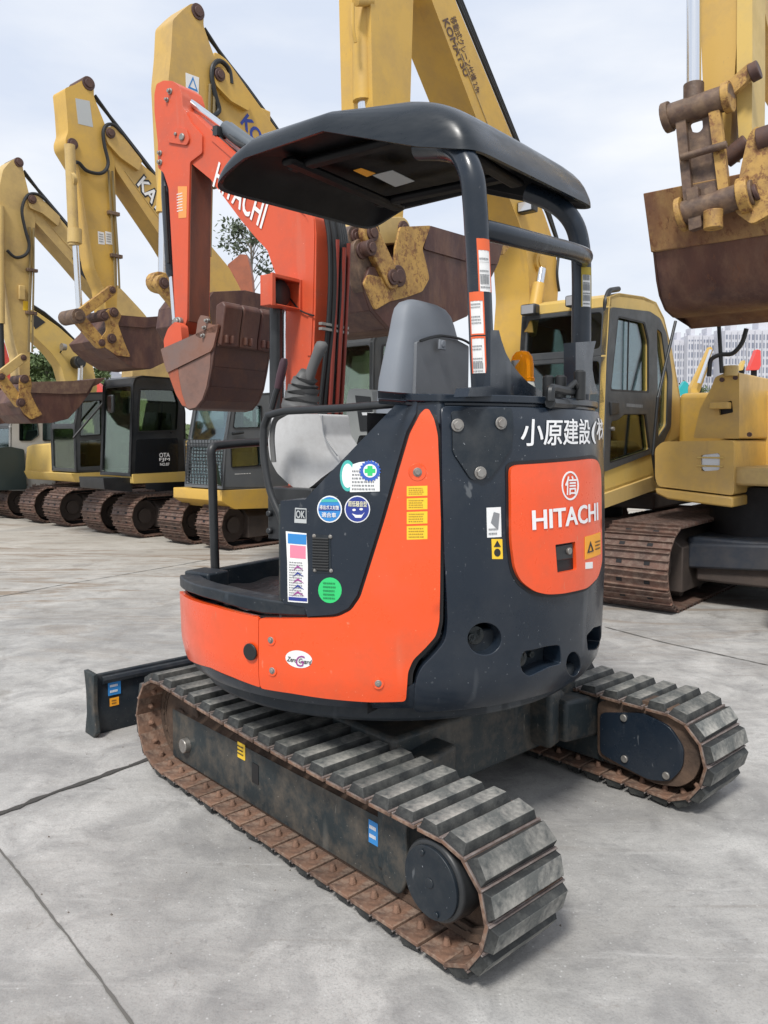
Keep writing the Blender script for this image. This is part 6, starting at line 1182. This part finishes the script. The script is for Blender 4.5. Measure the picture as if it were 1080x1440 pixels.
# =================================================================== GROUND, SKY, LIGHT
def ground_mat():
    m = bpy.data.materials.new('weathered_concrete'); m.use_nodes = True; nt = m.node_tree; N = nt.nodes; L = nt.links; bs = N['Principled BSDF']
    tc = N.new('ShaderNodeTexCoord').outputs['Object']
    def noise(sc, det=8, ro=.6, vec=tc, dist=0):
        n = N.new('ShaderNodeTexNoise'); n.inputs['Scale'].default_value = sc; n.inputs['Detail'].default_value = det; n.inputs['Roughness'].default_value = ro; n.inputs['Distortion'].default_value = dist; L.new(vec, n.inputs['Vector']); return n.outputs['Fac']
    def rng(f, a, b, c=0, d=1):
        r = N.new('ShaderNodeMapRange'); r.inputs[1].default_value = a; r.inputs[2].default_value = b; r.inputs[3].default_value = c; r.inputs[4].default_value = d; L.new(f, r.inputs[0]); return r.outputs[0]
    def mix(f, a, b, mode='MIX'):
        x = N.new('ShaderNodeMix'); x.data_type = 'RGBA'; x.blend_type = mode; L.new(f, x.inputs['Factor'])
        for s_, c in ((x.inputs[6], a), (x.inputs[7], b)):
            if isinstance(c, tuple): s_.default_value = (*c, 1)
            else: L.new(c, s_)
        return x.outputs[2]
    c = mix(rng(noise(.9, 8, .6), .38, .62), (.30, .29, .275), (.48, .47, .45))
    c = mix(rng(noise(4.5, 10, .7, dist=.6), .42, .72), c, (.22, .215, .21))
    mp = N.new('ShaderNodeMapping'); mp.inputs['Scale'].default_value = (1, 5, 1); mp.inputs['Rotation'].default_value = (0, 0, R(35)); L.new(tc, mp.inputs[0])
    c = mix(rng(noise(1.7, 9, .7, mp.outputs[0], 1.2), .55, .75, 0, .55), c, (.56, .55, .53))
    c = mix(rng(noise(26, 6, .7), .56, .70, 0, .45), c, (.17, .165, .16)); c = mix(rng(noise(150, 3, .7), .5, .68, 0, .5), c, (.20, .195, .19)); c = mix(rng(noise(7, 10, .75, dist=2), .60, .66, 0, .5), c, (.22, .20, .18))
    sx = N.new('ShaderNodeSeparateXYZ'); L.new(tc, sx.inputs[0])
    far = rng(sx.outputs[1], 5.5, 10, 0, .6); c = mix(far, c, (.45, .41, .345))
    mu = N.new('ShaderNodeMath'); mu.operation = 'MULTIPLY'; L.new(rng(noise(.55, 9, .72, mp.outputs[0], 1.5), .5, .62), mu.inputs[0]); L.new(rng(sx.outputs[1], 4.2, 7), mu.inputs[1])
    c = mix(mu.outputs[0], c, (.24, .19, .145))
    c = mix(rng(noise(2.1, 6, .55), .62, .68, 0, .5), c, (.20, .185, .165)); c = mix(rng(noise(1.1, 3, .4, dist=.5), .60, .63, 0, .3), c, (.18, .175, .17))
    mp3 = N.new('ShaderNodeMapping'); mp3.inputs['Scale'].default_value = (.6, 14, 1); mp3.inputs['Rotation'].default_value = (0, 0, R(-48)); L.new(tc, mp3.inputs[0]); c = mix(rng(noise(1.3, 8, .7, mp3.outputs[0]), .60, .70, 0, .5), c, (.24, .22, .20))
    mu2 = N.new('ShaderNodeMath'); mu2.operation = 'MULTIPLY'; mu2.inputs[1].default_value = .55
    vo = N.new('ShaderNodeTexVoronoi'); vo.inputs['Scale'].default_value = 34; L.new(tc, vo.inputs[0]); L.new(rng(vo.outputs['Distance'], .12, .06), mu2.inputs[0]); c = mix(mu2.outputs[0], c, (.55, .55, .54))
    L.new(c, bs.inputs['Base Color']); L.new(rng(noise(3, 8, .7), .3, .7, .62, .9), bs.inputs['Roughness']); bs.inputs['Specular IOR Level'].default_value = .35
    bp = N.new('ShaderNodeBump'); bp.inputs['Strength'].default_value = .35; bp.inputs['Distance'].default_value = .01; L.new(noise(38, 10, .7), bp.inputs['Height'])
    b2 = N.new('ShaderNodeBump'); b2.inputs['Strength'].default_value = .3; b2.inputs['Distance'].default_value = .03; L.new(noise(5, 6, .6), b2.inputs['Height']); L.new(b2.outputs[0], bp.inputs['Normal']); L.new(bp.outputs[0], bs.inputs['Normal'])
    return m
me = bpy.data.meshes.new('ground'); me.from_pydata([(-900, -60, 0), (900, -60, 0), (900, 1500, 0), (-900, 1500, 0)], [], [(0, 1, 2, 3)])
gr = link_mesh('ground', me, ground_mat()); tag(gr, kind='structure')
def onground(u, v):
    d = ray(u, v); t = -EYE/d[2]; return (d[0]*t, d[1]*t)
CRK = mat('joint_filler', (.055, .052, .048), .9, bump=.3)
CRK2 = mat('joint_filler_pale', (.12, .115, .105), .9)
rnd = random.Random(11)
for name, w, rag, m_, px in (('slab_joint', .026, .008, CRK, ((-60, 1163), (0, 1145), (90, 1110), (200, 1072), (330, 1030))), ('slab_joint', .007, .003, CRK2, ((-40, 1150), (0, 1195), (90, 1310), (190, 1445), (240, 1520))),
                       ('slab_joint', .012, .003, CRK2, ((-30, 845), (80, 824), (240, 797), (300, 786))), ('slab_joint', .012, .003, CRK2, ((850, 882), (930, 903), (1080, 936), (1140, 948)))):
    P_ = [Vector((*onground(u, v), 0)) for u, v in px]; vs = []; fs = []; Q = []
    for a, b_ in zip(P_, P_[1:]):
        k = max(2, int((b_-a).length/.03)); Q += [a.lerp(b_, i/k) for i in range(k)]
    off = 0
    for i, p in enumerate(Q):
        t = (Q[min(i+1, len(Q)-1)]-Q[max(0, i-1)]).normalized(); nn = Vector((-t.y, t.x, 0)); off = off*.85+rnd.uniform(-rag, rag)*.5
        ww = w*rnd.uniform(.55, 1.35)/2; vs += [p+nn*(off-ww)+Vector((0, 0, .004)), p+nn*(off+ww)+Vector((0, 0, .004))]
    fs = [(2*i, 2*i+1, 2*i+3, 2*i+2) for i in range(len(Q)-1)]
    me = bpy.data.meshes.new(name); me.from_pydata([tuple(v) for v in vs], [], fs); tag(link_mesh(name, me, m_), kind='structure')
rnd = random.Random(5); b = MB()
for i in range(170):
    x, y = rnd.uniform(-2.6, 2.6), rnd.uniform(.9, 6.0); r_ = rnd.uniform(.0015, .0045); c = Vector((x, y, r_*.5)); t0 = rnd.uniform(0, 6)
    p = [c+Vector((math.cos(t0+k*2.1)*r_*rnd.uniform(.8, 1.5), math.sin(t0+k*2.1)*r_, -r_*.5)) for k in range(3)]+[c+Vector((rnd.uniform(-.5, .5)*r_, 0, r_*.8))]
    b.add(p, [(0, 1, 2), (0, 3, 1), (1, 3, 2), (2, 3, 0)])
tag(b.build('grit', mat('grit_stone', (.16, .14, .12), .9, ravar=0)), kind='stuff')
w = bpy.data.worlds.new('World'); S.world = w; w.use_nodes = True; nt = w.node_tree; N = nt.nodes; L = nt.links
bg = N['Background']; sky = N.new('ShaderNodeTexSky'); sky.sky_type = 'NISHITA'; sky.sun_disc = False; sky.sun_elevation = R(52); sky.sun_rotation = R(200)
tc = N.new('ShaderNodeTexCoord'); mp = N.new('ShaderNodeMapping'); mp.inputs['Scale'].default_value = (1, 1, 3.2); L.new(tc.outputs['Generated'], mp.inputs[0])
n1 = N.new('ShaderNodeTexNoise'); n1.inputs['Scale'].default_value = 2.8; n1.inputs['Detail'].default_value = 7; n1.inputs['Roughness'].default_value = .5; L.new(mp.outputs[0], n1.inputs[0])
cr = N.new('ShaderNodeValToRGB'); L.new(n1.outputs[0], cr.inputs[0]); e = cr.color_ramp.elements
e[0].position = .36; e[0].color = (.56, .615, .72, 1); e[1].position = .68; e[1].color = (.76, .775, .80, 1)
sx = N.new('ShaderNodeSeparateXYZ'); L.new(tc.outputs['Generated'], sx.inputs[0])
mr = N.new('ShaderNodeMapRange'); mr.inputs[1].default_value = 0; mr.inputs[2].default_value = .30; mr.inputs[3].default_value = .75; mr.inputs[4].default_value = 0; L.new(sx.outputs[2], mr.inputs[0])
hz = N.new('ShaderNodeMix'); hz.data_type = 'RGBA'; L.new(mr.outputs[0], hz.inputs['Factor']); L.new(cr.outputs[0], hz.inputs[6]); hz.inputs[7].default_value = (.70, .72, .74, 1)
sk = N.new('ShaderNodeMix'); sk.data_type = 'RGBA'; sk.blend_type = 'MULTIPLY'; sk.inputs['Factor'].default_value = 1; L.new(sky.outputs[0], sk.inputs[6]); sk.inputs[7].default_value = (.1, .1, .1, 1)
mx = N.new('ShaderNodeMix'); mx.data_type = 'RGBA'; mx.inputs['Factor'].default_value = .94; L.new(sk.outputs[2], mx.inputs[6]); L.new(hz.outputs[2], mx.inputs[7])
L.new(mx.outputs[2], bg.inputs[0]); bg.inputs[1].default_value = 1.0
sun = bpy.data.lights.new('sun', 'SUN'); sun.energy = 2.6; sun.angle = R(11); sun.color = (1, .97, .92)
so_ = bpy.data.objects.new('sun', sun); COL.objects.link(so_)
sd = Vector((math.sin(R(200))*math.cos(R(52)), math.cos(R(200))*math.cos(R(52)), math.sin(R(52)))); so_.rotation_euler = sd.to_track_quat('Z', 'Y').to_euler()
S.view_settings.view_transform = 'Standard'; S.view_settings.look = 'None'; S.view_settings.exposure = .42; S.view_settings.gamma = 1
S.cycles.use_denoising = True
